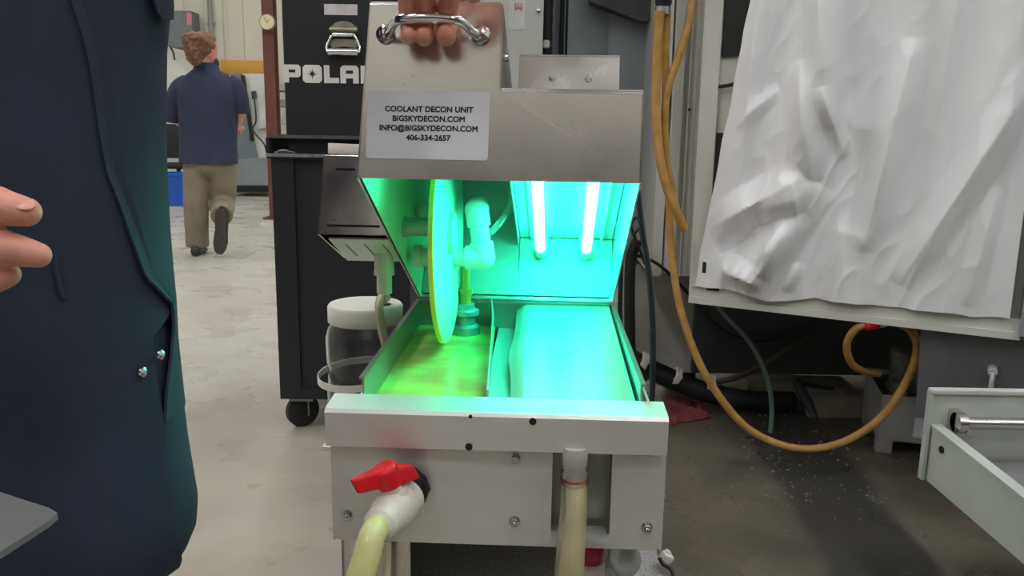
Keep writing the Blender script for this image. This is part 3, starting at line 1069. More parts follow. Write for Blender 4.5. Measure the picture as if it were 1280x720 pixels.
for x in (CX0 + 0.06, CX1 - 0.06):
    for y in (CY0 + 0.07, CY1 - 0.09):
        m = MB()
        m.mm((x - 0.035, y - 0.05, 0.110), (x + 0.05, y + 0.05, 0.125))
        m.mm((x - 0.026, y - 0.018, 0.045), (x - 0.021, y + 0.022, 0.115))
        m.mm((x + 0.024, y - 0.018, 0.045), (x + 0.029, y + 0.022, 0.115))
        cs = m.build('caster', mat('zinc_fork', (140, 140, 140), 0.4, 0.8), cab, 0, tb)
        m = MB()
        wz = Matrix.Rotation(R(38), 3, 'Z') @ Vector((0, 1, 0))
        m.lathe(Vector((x, y, 0.061)) - wz * 0.018, [(0.02, -0.002), (0.022, 0), (0.052, 0.001), (0.061, 0.007), (0.061, 0.029), (0.052, 0.035), (0.022, 0.036), (0.02, 0.038)], 36, wz)
        m.build('wheel', RUBBER, cs, 40, tb)
chest = empty('tool_chest', 'black tool chest with white block lettering and side handle on the roller cabinet', 'tool chest', (-0.56, 3.25, 0.990))
h0 = Vector((-0.56, 3.25, 0.990))
th_ = lambda v: v - h0
HX0, HX1, HY = -0.777, -0.330, 2.905
m = MB()
m.mm((HX0, HY, 1.045), (HX1, 3.68, 1.62), 0.004)
m.mm((HX0 - 0.0, HY + 0.02, 0.990), (HX1, 3.66, 1.045))
m.build('body', BLACK, chest, 20, th_)
m = MB()
m.mm((HX0 - 0.045, HY - 0.012, 1.043), (HX1 + 0.02, HY + 0.01, 1.054))
m.build('lip', mat('worn_black_edge', (96, 96, 98), 0.5, 0.5, 0.2, 20), chest, 0, th_)
# chest handle
hp = at(430, 46, HY)
m = MB()
MH = Matrix(((1, 0, 0, hp.x), (0, 0, -1, HY - 0.002), (0, 1, 0, hp.z), (0, 0, 0, 1)))
def arc(cx, cy, rx, ry, a0, a1, n=10):
    return [(cx + rx * math.cos(R(a0 + (a1 - a0) * i / n)), cy + ry * math.sin(R(a0 + (a1 - a0) * i / n))) for i in range(n + 1)]
m.mesh(flat_shape([[(-0.040, 0.012), (-0.046, 0.030), (-0.040, 0.034)] + arc(0, 0.032, 0.036, 0.018, 170, 10) + [(0.040, 0.034), (0.046, 0.030), (0.040, 0.012)]], 0.005, MH))
m.mesh(flat_shape([[(-0.042, -0.012), (-0.046, -0.026), (-0.040, -0.036), (0.0, -0.031), (0.040, -0.036), (0.046, -0.026), (0.042, -0.012), (0.030, -0.008), (-0.030, -0.008)]], 0.005, MH))
m.tube([(hp.x - 0.046, HY - 0.008, hp.z + 0.022), (hp.x + 0.046, HY - 0.008, hp.z + 0.022)], 0.006, 10)
m.build('handle_plate', mat('handle_nickel', (168, 160, 146), 0.38, 0.75, 0.1, 30), chest, 30, th_)
m = MB()
hz_ = hp.z + 0.006
m.tube([(hp.x - 0.034, HY - 0.010, hz_), (hp.x + 0.034, HY - 0.010, hz_)], 0.0075, 12)
m.tube([(hp.x - 0.034, HY - 0.010, hz_), (hp.x - 0.044, HY - 0.012, hz_ - 0.014), (hp.x - 0.055, HY - 0.018, hz_ - 0.040), (hp.x - 0.052, HY - 0.022, hz_ - 0.058)], 0.0045, 10, smooth=4)
m.tube([(hp.x + 0.034, HY - 0.010, hz_), (hp.x + 0.044, HY - 0.012, hz_ - 0.014), (hp.x + 0.055, HY - 0.018, hz_ - 0.040), (hp.x + 0.052, HY - 0.022, hz_ - 0.058)], 0.0045, 10, smooth=4)
m.tube([(hp.x - 0.050, HY - 0.020, hz_ - 0.056), (hp.x + 0.050, HY - 0.020, hz_ - 0.056)], 0.012, 14)
m.build('drop_handle', CHROME, chest, 40, th_)
# block lettering
s1 = [(0.32, 0.56), (0.32, 0.73), (0.70, 0.73), (0.70, 0.56)]
star = []
for i in range(16):
    a = PI / 2 + i * PI / 8
    rr_ = (0.36 if i % 4 == 0 else (0.24 if i % 2 == 0 else 0.10))
    star.append((0.55 + rr_ * math.cos(a), 0.5 + rr_ * math.sin(a)))
GL = {'P': ([[(0, 0), (0, 1), (0.88, 1), (1, 0.88), (1, 0.42), (0.88, 0.30), (0.32, 0.30), (0.32, 0)], s1], 1.12),
      'O': ([[(0.15, 0), (0, 0.15), (0, 0.85), (0.15, 1), (0.95, 1), (1.1, 0.85), (1.1, 0.15), (0.95, 0)], star], 1.22),
      'L': ([[(0, 0), (0, 1), (0.32, 1), (0.32, 0.30), (0.86, 0.30), (0.86, 0)]], 0.94),
      'A': ([[(0, 0), (0, 0.85), (0.15, 1), (0.90, 1), (1.05, 0.85), (1.05, 0), (0.73, 0), (0.73, 0.28), (0.32, 0.28), (0.32, 0)], [(0.32, 0.54), (0.32, 0.72), (0.73, 0.72), (0.73, 0.54)]], 1.17),
      'R': ([[(0, 0), (0, 1), (0.88, 1), (1, 0.88), (1, 0.5), (0.92, 0.42), (1, 0.32), (1, 0), (0.68, 0), (0.68, 0.30), (0.32, 0.30), (0.32, 0)], s1], 1.12),
      'I': ([[(0, 0), (0, 1), (0.32, 1), (0.32, 0)]], 0.44),
      'S': ([[(0, 0), (0, 0.28), (0.68, 0.28), (0.68, 0.38), (0.12, 0.38), (0, 0.5), (0, 0.88), (0.12, 1), (1, 1), (1, 0.72), (0.32, 0.72), (0.32, 0.64), (0.88, 0.64), (1, 0.52), (1, 0.12), (0.88, 0)]], 1.1)}
lp = at(354.5, 103, HY)
m = MB()
cur = 0.0
for ch in 'POLARIS':
    loops, adv = GL[ch]
    cap = 0.0585
    M4 = Matrix(((1, 0, 0, lp.x), (0, 0, -1, HY - 0.0008), (0, 1, 0, lp.z), (0, 0, 0, 1)))
    m.mesh(flat_shape([[((x * 1.0 + cur) * cap, y * cap) for x, y in l] for l in loops], 0.001, M4))
    cur += adv
m.build('lettering', mat('white_decal', (226, 224, 218), 0.5), chest, 0, th_)
p = at(426, 12, HY)
m = MB()
m.box((p.x, HY - 0.0006, p.z), (0.110, 0.0012, 0.034), None, 0)
m.build('sticker', mat('worn_white_sticker', (208, 200, 204), 0.6, 0, 0.12, 40), chest, 0, th_)
# things on the cabinet's top tray
p = at(430, 183, 2.885)
m = MB()
m.box((p.x, 2.8832, 1.010), (0.105, 0.018, 0.036), Euler((0, R(2), 0)), 0.002)
tag(m.build('white_block', mat('cream_block', (220, 212, 206), 0.6)), 'small white block lying on the roller cabinet under the chest', 'block')
p = at(354, 189, 2.87)
m = MB()
m.tube([(p.x - 0.02, 2.872, 0.997), (p.x + 0.0, 2.872, 1.001), (p.x + 0.04, 2.873, 0.996)], [0.006, 0.007, 0.002], 10)
m.tube([(p.x - 0.03, 2.874, 0.995), (p.x + 0.02, 2.874, 0.996)], 0.005, 8)
tag(m.build('wrench', CHROME), 'shiny short steel tool on left end of the roller cabinet edge', 'tool')

# ------------------------------------------------------------------ machining center at right
mc = empty('machining_center', 'large grey and cream machining center with open door frame behind the hoses', 'machine', (1.2, 3.2, 0))
mo = Vector((1.2, 3.2, 0))
tm = lambda v: v - mo
m = MB()
xa, xb = at(640, 100, 3.40).x, at(832, 100, 3.40).x
m.mm((xa, 3.40, 0.55), (xb + 0.1, 3.9, 2.6))
m.mm((at(758, 100, 3.4).x, 3.385, 0.60), (xb + 0.05, 3.40, 2.5))
sp_ = m.build('rear_housing', MGREY2, mc, 0, tm)
m = MB()
q = [at(738, 2, 3.30), at(800, 26, 3.30), at(826, 28, 3.30), at(826, -60, 3.30), at(738, -60, 3.30)]
m.prism(q, (0, 0.09, 0))
m.build('motor_cover', MDARK, mc, 0, tm)
m = MB()
x0, x1 = at(826, 100, 3.0).x, at(872, 100, 3.0).x
zb = at(838, 345, 3.0).z
m.mm((x0, 3.0, zb), (x0 + 0.035, 3.40, 2.6))
m.mm((x0 + 0.042, 2.975, zb + 0.015), (x0 + 0.075, 3.40, 2.6))
m.mm((x0 + 0.075, 3.0, zb - 0.0), (x1 + 0.02, 3.40, 2.6))
m.mm((x0 + 0.095, 2.985, zb), (x0 + 0.10, 3.0, 2.6))
m.build('ribbed_column', MACH, mc, 0, tm)
for px, py in ((850, 137), (862, 137), (846, 222)):
    p = at(px, py, 2.98)
    m = MB()
    m.lathe((p.x, 2.99, p.z), [(0.006, 0), (0.005, 0.012)], 12, (0, -1, 0))
    m.build('fastener', MDARK, mc, 30, tm)
p = at(812, 138, 3.38)
m = MB()
m.lathe((p.x, 3.39, p.z), [(0.012, 0), (0.012, 0.02)], 12, (0, -1, 0))
m.build('fastener', MDARK, mc, 30, tm)
p = at(812, 262, 3.38)
m = MB()
m.box((p.x, 3.375, p.z), (0.04, 0.02, 0.05))
m.build('junction_box', MDARK, mc, 30, tm)
# front post and door frame
EA, EB = Vector((0.585, 2.712, 0.55)), Vector((1.413, 2.270, 0.55))
e = (EB - EA).normalized()
nrm = Vector((-e.y, e.x, 0)) * -1   # towards the camera
if nrm.y > 0:
    nrm = -nrm
def DP(s, z, o=0.0):
    return Vector((EA.x, EA.y, 0)) + e * s + Vector((0, 0, z)) + nrm * o
LEN = (EB - EA).length
def lean(z):
    return 0.135 * (z - 0.55) + 0.004
m = MB()
m.prism([DP(-0.012, 0.55, -0.03), DP(0.045, 0.55, -0.03), DP(0.045, 2.5, -0.03), DP(-0.012, 2.5, -0.03)], -nrm * 0.10)
m.build('front_post', MACH, mc, 0, tm)
m = MB()
m.prism([DP(0.0, 0.535, 0.0), DP(LEN + 0.3, 0.535, 0.0), DP(LEN + 0.3, 0.592, 0.0), DP(0.0, 0.592, 0.0)], -nrm * 0.06)
m.prism([DP(0.0, 0.535, 0.012), DP(LEN, 0.535, 0.012), DP(LEN, 0.556, 0.012), DP(0.0, 0.556, 0.012)], -nrm * 0.02)
rail = m.build('door_rail', MACH, mc, 0, tm)
m = MB()
for px, py in ((886, 353),):
    p = DP(0.055, 0.582, 0.001)
    m.prism([p, p + e * 0.042, p + e * 0.042 + Vector((0, 0, 0.022)), p + Vector((0, 0, 0.022))], nrm * 0.004)
m.build('hinge_slot', BLACKP, mc, 0, tm)
m = MB()
p = DP(0.042, 0.64, 0.006)
m.prism([p, p + e * 0.012, p + e * 0.012 + Vector((0, 0, 0.035)), p + Vector((0, 0, 0.035))], nrm * 0.012)
m.build('hinge', BLACKP, mc, 0, tm)
m = MB()
m.prism([DP(lean(0.59) + 0.008, 0.59, 0.004), DP(lean(0.59) + 0.036, 0.59, 0.004), DP(lean(2.3) + 0.036, 2.3, 0.004), DP(lean(2.3) + 0.008, 2.3, 0.004)], -nrm * 0.05)
m.build('door_stile', MACH, mc, 0, tm)
m = MB()
m.prism([DP(LEN - 0.005, 0.55, 0.03), DP(LEN + 0.10, 0.55, 0.03), DP(LEN + 0.10, 2.4, 0.03), DP(LEN + 0.015, 2.4, 0.03)], -nrm * 0.09)
m.build('right_post', MGREY, mc, 0, tm)
m = MB()
m.prism([DP(0.03, 0.592, -0.05), DP(LEN + 0.3, 0.592, -0.05), DP(LEN + 0.3, 2.5, -0.05), DP(0.03, 2.5, -0.05)], -nrm * 0.02)
m.build('enclosure_panel', MACH, mc, 0, tm)
m = MB()
za, zb2 = at(915, 70, 2.68).z, 2.5
m.prism([DP(0.047, za, -0.046), DP(0.23, za, -0.046), DP(0.23, zb2, -0.046), DP(0.047, zb2, -0.046)], nrm * 0.006)
zc_ = at(893, 190, 2.70).z
m.prism([DP(0.047, 0.62, -0.046), DP(0.058, 0.62, -0.046), DP(0.070, zc_ + 0.06, -0.046), DP(0.047, zc_ + 0.06, -0.046)], nrm * 0.006)
m.build('window', BLACKP, mc, 0, tm)
m = MB()
p = DP(0.047, at(900, 108, 2.69).z, -0.03)
m.tube([p, p + e * 0.03 + Vector((0, 0, 0.004)), p + e * 0.06 + Vector((0, 0, 0.012))], 0.006, 10)
m.build('latch', BLACKP, mc, 30, tm)
# body over the recess, dark base and plinth
m = MB()
m.prism([DP(0.0, 0.60, -0.10), DP(LEN + 0.9, 0.60, -0.10), (2.6, 3.9, 0.60), (0.62, 3.9, 0.60)], (0, 0, 1.9))
m.build('body', MACHD, mc, 0, tm)
m = MB()
m.mm((at(868, 400, 3.38).x, 3.36, 0.10), (2.4, 3.9, 0.62))
m.mm((0.80, 3.30, 0.30), (2.4, 3.40, 0.50))
m.build('base', MDARK, mc, 0, tm)
m = MB()
m.mm((at(780, 420, 3.42).x, 3.40, 0.09), (at(872, 400, 3.40).x, 3.5, 0.60))
m.build('side_plate', MACHD, mc, 0, tm)
m = MB()
m.mm((at(930, 480, 3.3).x, 3.24, 0.0), (at(1000, 480, 3.3).x, 3.4, 0.10))
m.mm((at(1004, 480, 3.2).x, 3.12, 0.0), (at(1075, 480, 3.2).x, 3.4, 0.085))
m.build('plinth', BEIGE, mc, 0, tm)
m = MB()
m.prism([DP(0.70, 0.23, -0.10), DP(LEN + 0.5, 0.23, -0.10), DP(LEN + 0.5, 0.535, -0.03), DP(0.69, 0.535, -0.03)], -nrm * 0.03)
m.prism([DP(0.70, 0.19, -0.04), DP(LEN + 0.5, 0.19, -0.04), DP(LEN + 0.5, 0.235, -0.10), DP(0.70, 0.235, -0.10)], -nrm * 0.05)
m.build('lower_panel', MPURP, mc, 0, tm)
m = MB()
p = DP(0.885, 0.43, -0.03)
m.lathe(p, [(0.014, -0.02), (0.014, 0.025), (0.010, 0.03)], 18, nrm)
m.tube([p + nrm * 0.02, p + nrm * 0.04 + Vector((0, 0, -0.03)), p + nrm * 0.035 + Vector((-0.006, 0, -0.2))], 0.007, 10, smooth=4)
m.build('drain_cock', mat('limescaled_metal', (176, 174, 172), 0.6, 0.3, 0.2, 60), mc, 40, tm)
# big floor of the machine: feet
for x, y in ((0.75, 3.6), (2.2, 3.7), (2.3, 3.0)):
    MB().mm((x - 0.06, y - 0.06, 0.0), (x + 0.06, y + 0.06, 0.62)).build('foot', MDARK, mc, 0, tm)

# white plastic sheet over the door
def sheet(u, v):
    z = 0.592 + 1.75 * v
    s0 = lean(z) + 0.008 + 0.006 * noise.noise(Vector((z * 9, 3, 1)))
    s = s0 + (LEN - 0.03 - s0) * u
    P = Vector((s * 3.0, z * 2.2, 0))
    d = 0.0
    d += 0.030 * math.sin(s * 26 + 1.6 * math.sin(z * 3.1)) * min(1, u * 6) * (0.35 + 0.65 * max(0, min(1, (z - 0.7) / 0.5)))
    def crease(sx, sz, ex, ez, w, h):
        ax_, az_ = ex - sx, ez - sz
        L2 = ax_ * ax_ + az_ * az_
        t_ = max(0, min(1, ((s - sx) * ax_ + (z - sz) * az_) / L2))
        dd = math.hypot(s - sx - ax_ * t_, z - sz - az_ * t_)
        q_ = max(0, 1 - dd / (w * 1.25))
        return h * 1.1 * q_ ** 1.5 * (1.6 - 0.6 * q_) * (0.02 + max(0, math.sin(PI * t_))) ** 0.6
    d += crease(0.30, 1.30, 0.36, 0.95, 0.055, 0.050)
    d += crease(0.36, 0.95, 0.18, 0.62, 0.07, 0.062)
    d += crease(0.40, 1.10, 0.33, 1.55, 0.05, 0.045)
    d += crease(0.05, 0.78, 0.34, 0.96, 0.06, 0.048)
    d -= crease(0.09, 0.70, 0.30, 0.84, 0.05, 0.035)
    d += crease(0.10, 0.66, 0.24, 0.64, 0.045, 0.045)
    d += crease(0.62, 0.66, 0.92, 1.30, 0.05, 0.040)
    d += crease(0.52, 0.75, 0.60, 1.35, 0.045, 0.035)
    d -= crease(0.46, 0.80, 0.50, 1.10, 0.06, 0.03)
    r1 = 1 - abs(noise.noise(Vector((s * 7.5 + 0.8 * z, z * 1.3, 4.0))))
    r2 = 1 - abs(noise.noise(Vector((s * 17 - z * 6, z * 7 + s * 5, 7.0))))
    amp = 0.35 + 0.65 * math.exp(-((s - 0.25) / 0.28) ** 2) * math.exp(-((z - 0.85) / 0.45) ** 2)
    d += crease(0.17, 1.75, 0.15, 0.98, 0.030, 0.030)
    d += crease(0.70, 1.60, 0.66, 0.86, 0.035, 0.030)
    d += crease(0.80, 0.62, 0.84, 0.95, 0.030, 0.022)
    d += crease(0.24, 0.66, 0.30, 0.80, 0.030, 0.030)
    d -= crease(0.20, 0.80, 0.36, 0.86, 0.040, 0.026)
    d += crease(0.44, 1.02, 0.37, 1.22, 0.026, 0.028)
    d += crease(0.12, 1.10, 0.24, 1.22, 0.026, 0.018)
    d += crease(0.14, 0.63, 0.17, 0.70, 0.022, 0.026)
    d += crease(0.31, 0.62, 0.34, 0.70, 0.022, 0.022)
    d += 0.010 * r1 ** 4 * (0.5 + 0.5 * amp) + 0.009 * r2 ** 4 * amp
    d *= min(1, u * 9 + 0.05) * min(1, (1 - u) * 12 + 0.1)
    zz = z + (0.008 * noise.noise(Vector((s * 14, 1, 5))) - 0.018 * math.exp(-((s - 0.27) / 0.08) ** 2) + 0.0) * max(0, 1 - v * 8)
    return DP(s, zz, 0.012 + d)
m = MB()
m.grid(sheet, 260, 300, 0.0012)
tag(m.build('plastic_sheet', SHEET, smooth=50), 'crumpled white plastic sheet hanging over the machine door frame', 'plastic sheet')

# electrical cabinet behind the lid
ec = empty('electrical_cabinet', 'light grey electrical cabinet with a small faded sticker behind the tall lid', 'cabinet', (-0.05, 3.2, 0))
eo = Vector((-0.05, 3.2, 0))
te = lambda v: v - eo
ex1 = at(679, 40, 3.0).x
m = MB()
m.mm((-0.26, 3.0, 0.55), (ex1, 3.38, 2.5), 0.004)
m.mm((-0.2, 3.05, 0.0), (ex1 - 0.05, 3.3, 0.56))
m.build('body', mat('cabinet_light_grey', (188, 190, 186), 0.5, 0, 0.03, 3), ec, 20, te)
m = MB()
p = at(646, 18, 3.0)
m.box((p.x, 2.9985, p.z), (0.055, 0.002, 0.10))
st = m.build('sticker', mat('pale_sticker', (200, 202, 200), 0.5), ec, 0, te)
m = MB()
p = at(648, 9, 3.0)
for k in range(3):
    m.box((p.x - 0.010 + 0.010 * k, 2.997, p.z + 0.004 * (k % 2)), (0.006, 0.002, 0.026 - 0.006 * (k % 2)))
m.box((p.x, 2.997, p.z - 0.004), (0.024, 0.002, 0.005))
m.build('print', PINK, st, 0, te)
p = at(673, 14, 3.0)
m = MB()
m.lathe((p.x, 3.0, p.z), [(0.008, 0), (0.007, 0.008), (0.003, 0.010)], 14, (0, -1, 0))
m.build('screw', ZINC, ec, 30, te)
# conduits beside it
for px, r, Y, lab_ in ((684, 0.020, 3.2, 'thick black corrugated conduit beside the light grey electrical cabinet'), (703, 0.010, 3.34, 'thin black cable running down the blue grey machine housing')):
    a, b = at(px + 1, -30, Y), at(px, 110, Y)
    m = MB()
    n_ = 60
    pts = [Vector((a.x, Y, 2.4 + (0.62 - 2.4) * i / n_)) for i in range(n_ + 1)]
    m.tube(pts, [r * (1 + (0.10 if (i % 2 and r > 0.015) else 0)) for i in range(n_ + 1)], 14)
    if r > 0.015:
        cd_ = tag(m.build('conduit', BLACKP, smooth=60), lab_, 'conduit')
        p = at(683, 55, Y - 0.02)
        q = MB()
        q.lathe((p.x, Y - 0.022, p.z + 0.014), [(0.006, 0), (0.012, -0.004), (0.012, -0.026), (0.006, -0.03)], 16)
        q.build('white_tag', WHITEP, cd_, 40)
    else:
        m.tube([v + Vector((0.018, 0, 0)) for v in pts], r * 0.5, 10)
        tag(m.build('cable', BLACKP, smooth=60), lab_, 'cable')

# ------------------------------------------------------------------ hoses
def hose(name, pts, r, m_, label, cat='hose', n=14, k=7, extra=None):
    mb = MB()
    mb.tube(pts, r, n, smooth=k)
    return tag(mb.build(name, m_, smooth=60), label, cat)


mf = empty('hose_manifold', 'dark hose connector with steel collar holding the hanging yellow hoses', 'connector', at(829, 4, 2.72))
fo = mf.location.copy()
m = MB()
a = at(829, 8, 2.72)
m.lathe(a - fo, [(0.022, 0), (0.026, 0.01), (0.026, 0.05), (0.034, 0.055), (0.034, 0.16), (0.02, 0.17), (0.02, 0.6)], 22, (0.04, 0.03, 1))
m.tube([a - fo + Vector((0.02, 0.02, 0.5)), a - fo + Vector((0.02, 0.29, 0.5))], 0.02, 12)
m.build('body', BLACKP, mf, 40)
m = MB()
m.lathe(a - fo, [(0.019, -0.026), (0.024, -0.022), (0.024, -0.002), (0.019, 0.002)], 22, (0.04, 0.03, 1))
m.build('collar', ZINC, mf, 40)
hose('air_hose', [at(825, 14, 2.70), at(821, 70, 2.70), at(820, 130, 2.69), at(824, 190, 2.67), at(834, 235, 2.66), at(846, 265, 2.65), at(856, 287, 2.65)],
     [0.0150] * 6 + [0.0150], YHOSE, 'short thick yellow hose with open cut end beside the machine column')
hose('air_hose', [at(834, 14, 2.73), at(832, 60, 2.73), at(832, 120, 2.73), at(832, 180, 2.73), at(836, 250, 2.72), at(840, 320, 2.70), at(852, 392, 2.66), at(880, 465, 2.62), at(925, 527, 2.60), at(970, 554, 2.58), at(1015, 561, 2.56), at(1060, 550, 2.54), at(1102, 521, 2.52), at(1131, 480, 2.50), at(1146, 440, 2.49), at(1140, 415, 2.48), at(1122, 404, 2.47), at(1106, 402, 2.46)],
     0.0125, YHOSE, 'long yellow hose looping low over the wet floor to the red coupling')
hose('air_hose', [at(871, -60, 2.74), at(865, 0, 2.73), at(858, 40, 2.72), at(845, 80, 2.71), at(835, 110, 2.705), at(831, 150, 2.705), at(833, 200, 2.70), at(842, 245, 2.69)],
     0.0125, YHOSE, 'yellow hose slanting in from above to join the two hanging ones')
hose('air_hose', [at(1084, 405, 2.46), at(1070, 411, 2.47), at(1060, 425, 2.49), at(1059, 440, 2.51), at(1066, 456, 2.54), at(1082, 465, 2.58), at(1098, 467, 2.64)],
     0.0115, YHOSE, 'short yellow hose curling from the red coupling back to the coolant tank')
cp = empty('hose_coupling', 'red and steel quick coupling under the cream door rail', 'coupling', at(1096, 405, 2.455))
m = MB()
d1 = (at(1108, 402, 2.46) - at(1082, 406, 2.46)).normalized()
m.lathe(-d1 * 0.036, [(0.009, 0), (0.014, 0.003), (0.014, 0.040), (0.011, 0.043)], 20, d1)
m.box((0, -0.004, 0.014), (0.05, 0.012, 0.006), Euler((0, 0.12, 0)), 0.002)
m.build('lever_body', RED, cp, 40)
m = MB()
m.lathe(d1 * 0.004, [(0.010, 0), (0.013, 0.002), (0.013, 0.02), (0.010, 0.022), (0.010, 0.034)], 6, d1)
m.build('fitting', ZINC, cp, 30)
hose('coolant_line', [at(797, 238, 2.2), at(803, 290, 2.2), at(811, 340, 2.2), at(815, 390, 2.2), at(816, 440, 2.2), at(815, 490, 2.22), at(812, 560, 2.3), at(800, 600, 2.6)], 0.0085, THOSE, 'shiny dark teal hose hanging right beside the lid')
hose('cable', [at(777, 300, 2.35), at(776, 350, 2.35), at(775, 400, 2.36), at(779, 450, 2.4), at(790, 520, 2.6)], 0.007, BLACKP, 'thin black cable close behind the right edge of the lid', 'cable')
hose('conduit', [at(797, 300, 2.95), at(788, 330, 2.95), at(787, 400, 2.96), at(790, 450, 2.98), at(806, 472, 3.02)], 0.020, BLACKP, 'black conduit bending down to the floor pipe behind the unit', 'conduit')
hose('cable', [at(792, 318, 2.93), at(822, 330, 2.95), at(856, 362, 3.0), at(890, 402, 3.05), at(930, 424, 3.1), at(966, 424, 3.1), at(1000, 408, 3.05), at(1040, 378, 3.0)], 0.006, BLACKP, 'black cable drooping in a long curve under the door rail', 'cable')
hose('cable', [at(790, 295, 2.9), at(800, 283, 2.9), at(796, 272, 2.9), at(789, 283, 2.9), at(799, 310, 2.92), at(806, 330, 2.93)], 0.005, BLACKP, 'small black cable coil beside the lid right edge', 'cable')
hose('green_tube', [at(880, 362, 3.0), at(905, 392, 2.98), at(935, 425, 2.95), at(952, 455, 2.93), at(962, 485, 2.92), at(965, 515, 2.90), at(963, 541, 2.88)], 0.009, GHOSE, 'grey green tube hanging down to the wet floor under the machine', 'tube')
hose('brown_hose', [at(880, 480, 3.2), at(920, 472, 3.18), at(955, 455, 3.2), at(985, 436, 3.22), at(1010, 420, 3.25)], 0.011, mat('dirty_brown_hose', (84, 74, 66), 0.6), 'dirty brown hose rising in the dark below the machine')
fp = empty('floor_pipe', 'thick black hose with white clips lying along the machine base', 'pipe', at(870, 486, 3.15))
f0 = fp.location.copy()
m = MB()
pts = [at(770, 436, 3.2), at(800, 455, 3.18), at(840, 474, 3.16), at(880, 489, 3.14), at(930, 500, 3.12), at(990, 502, 3.16)]
m.tube([p - f0 for p in pts], 0.040, 18, smooth=8)
m.build('body', BLACKP, fp, 60)
for px, py in ((806, 458), (847, 477), (889, 486)):
    p = at(px, py, 3.11)
    d = (at(px + 20, py + 9, 3.11) - p).normalized()
    m = MB()
    m.lathe(p + Vector((0, 0.05, 0)) - d * 0.012 - f0, [(0.042, 0), (0.0435, 0.001), (0.0435, 0.022), (0.042, 0.023)], 24, d)
    m.box(p - f0 + Vector((0, -0.006, 0.015)), (0.022, 0.02, 0.035), Euler((0.3, 0.5, 0)), 0.003)
    m.build('clip', WHITEP, fp, 40)
# wedge tool leaning beyond the green tube
m = MB()
a, b = at(996, 478, 3.05), at(1022, 524, 2.86)
m.tube([a, a.lerp(b, 0.6), b], [0.02, 0.018, 0.006], 10)
m.tube([a, at(1020, 483, 3.05), at(1040, 486, 3.08)], 0.009, 10)
tag(m.build('pry_bar', mat('dark_tool_steel', (70, 72, 76), 0.45, 0.6)), 'dark steel bar leaning by the beige plinth under the machine', 'bar')
# red rag
def rag(u, v):
    a, b, c, d = atz(828, 500, 0.0), atz(886, 512, 0.0), atz(884, 524, 0.0), atz(826, 534, 0.0)
    p = a.lerp(b, u).lerp(d.lerp(c, u), v)
    ed = min(u, v, 1 - u, 1 - v)
    p.z = 0.004 + min(1, ed * 9) * (0.022 + 0.020 * noise.noise(Vector((u * 5, v * 4, 2))) + 0.010 * noise.noise(Vector((u * 13, v * 9, 4))))
    p.x += 0.03 * noise.noise(Vector((u * 3, v * 3, 9)))
    return p
m = MB()
m.grid(rag, 40, 26, 0.003)
tag(m.build('rag', RAG, smooth=60), 'crumpled red rag on the floor right behind the unit', 'rag')

# coolant tank with pump
ct = empty('coolant_tank', 'grey coolant tank with a pump on it standing under the machine door', 'coolant tank', (1.277, 2.768, 0), R(-14))
zt = at(1097, 493, 2.768).z
m = MB()
m.mm((0, 0, 0.045), (0.62, 0.004, zt))
m.mm((0, 0, 0.045), (0.004, 0.34, zt))
m.mm((0.616, 0, 0.045), (0.62, 0.34, zt))
m.mm((0, 0.336, 0.045), (0.62, 0.34, zt))
m.mm((0, 0, 0.045), (0.62, 0.34, 0.05))
m.mm((0, 0, 0), (0.05, 0.05, 0.05))
m.mm((0.57, 0, 0), (0.62, 0.05, 0.05))
m.mm((0, 0.29, 0), (0.05, 0.34, 0.05))
m.mm((0.57, 0.29, 0), (0.62, 0.34, 0.05))
m.build('box', GREYBOX, ct, 0)
m = MB()
m.mm((0.004, 0.004, zt - 0.03), (0.616, 0.336, zt - 0.02))
m.build('cover', MDARK, ct, 0)
m = MB()
m.lathe((0.10, 0.17, zt - 0.02), [(0.06, 0), (0.06, 0.02), (0.05, 0.025), (0.05, 0.10), (0.052, 0.10), (0.052, 0.14), (0.04, 0.15)], 26)
m.mm((0.11, 0.09, zt + 0.05), (0.20, 0.14, zt + 0.12))
m.mm((0.04, 0.05, zt - 0.02), (0.09, 0.10, zt + 0.03))
m.tube([(0.2, 0.12, zt + 0.08), (0.27, 0.12, zt + 0.06), (0.30, 0.1, zt + 0.0), (0.24, 0.1, zt - 0.02)], 0.008, 10, smooth=4)
m.build('pump', mat('pump_olive_grey', (112, 114, 104), 0.5, 0.2, 0.25, 30), ct, 30)

# chip tray at right edge
tx, ty = 0.975, 1.85
tr = empty('chip_tray', 'pale green enamel chip tray with hinge rod at right', 'tray', (1.35, 1.6, 0))
to_ = Vector((1.35, 1.6, 0))
tt_ = lambda v: v - to_
m = MB()
m.prism([(tx, ty, 0.305), (tx, ty, 0.432), (tx, 0.75, 0.395), (tx, 0.75, 0.305)], (0.006, 0, 0))
m.mm((tx - 0.010, ty, 0.300), (1.75, ty + 0.006, 0.518))
m.mm((tx - 0.010, ty - 0.008, 0.508), (1.75, ty + 0.016, 0.520), 0.003)
m.mm((tx - 0.012, ty - 0.006, 0.300), (tx - 0.004, ty + 0.012, 0.515))
m.mm((tx, 0.75, 0.300), (1.75, ty, 0.306))
m.prism([(tx - 0.003, ty, 0.428), (tx - 0.003, ty, 0.436), (tx - 0.003, 0.75, 0.399), (tx - 0.003, 0.75, 0.391)], (0.026, 0, 0))
m.build('pan', TRAYM, tr, 0, tt_)
m = MB()
m.mm((tx + 0.03, 0.8, 0.306), (1.7, ty - 0.01, 0.352))
m.build('inner_screen', mat('screen_grey', (132, 132, 134), 0.5, 0.2, 0.1, 12), tr, 0, tt_)
m = MB()
m.tube([(tx + 0.05, ty - 0.035, 0.452), (1.72, ty - 0.035, 0.452)], 0.0135, 16)
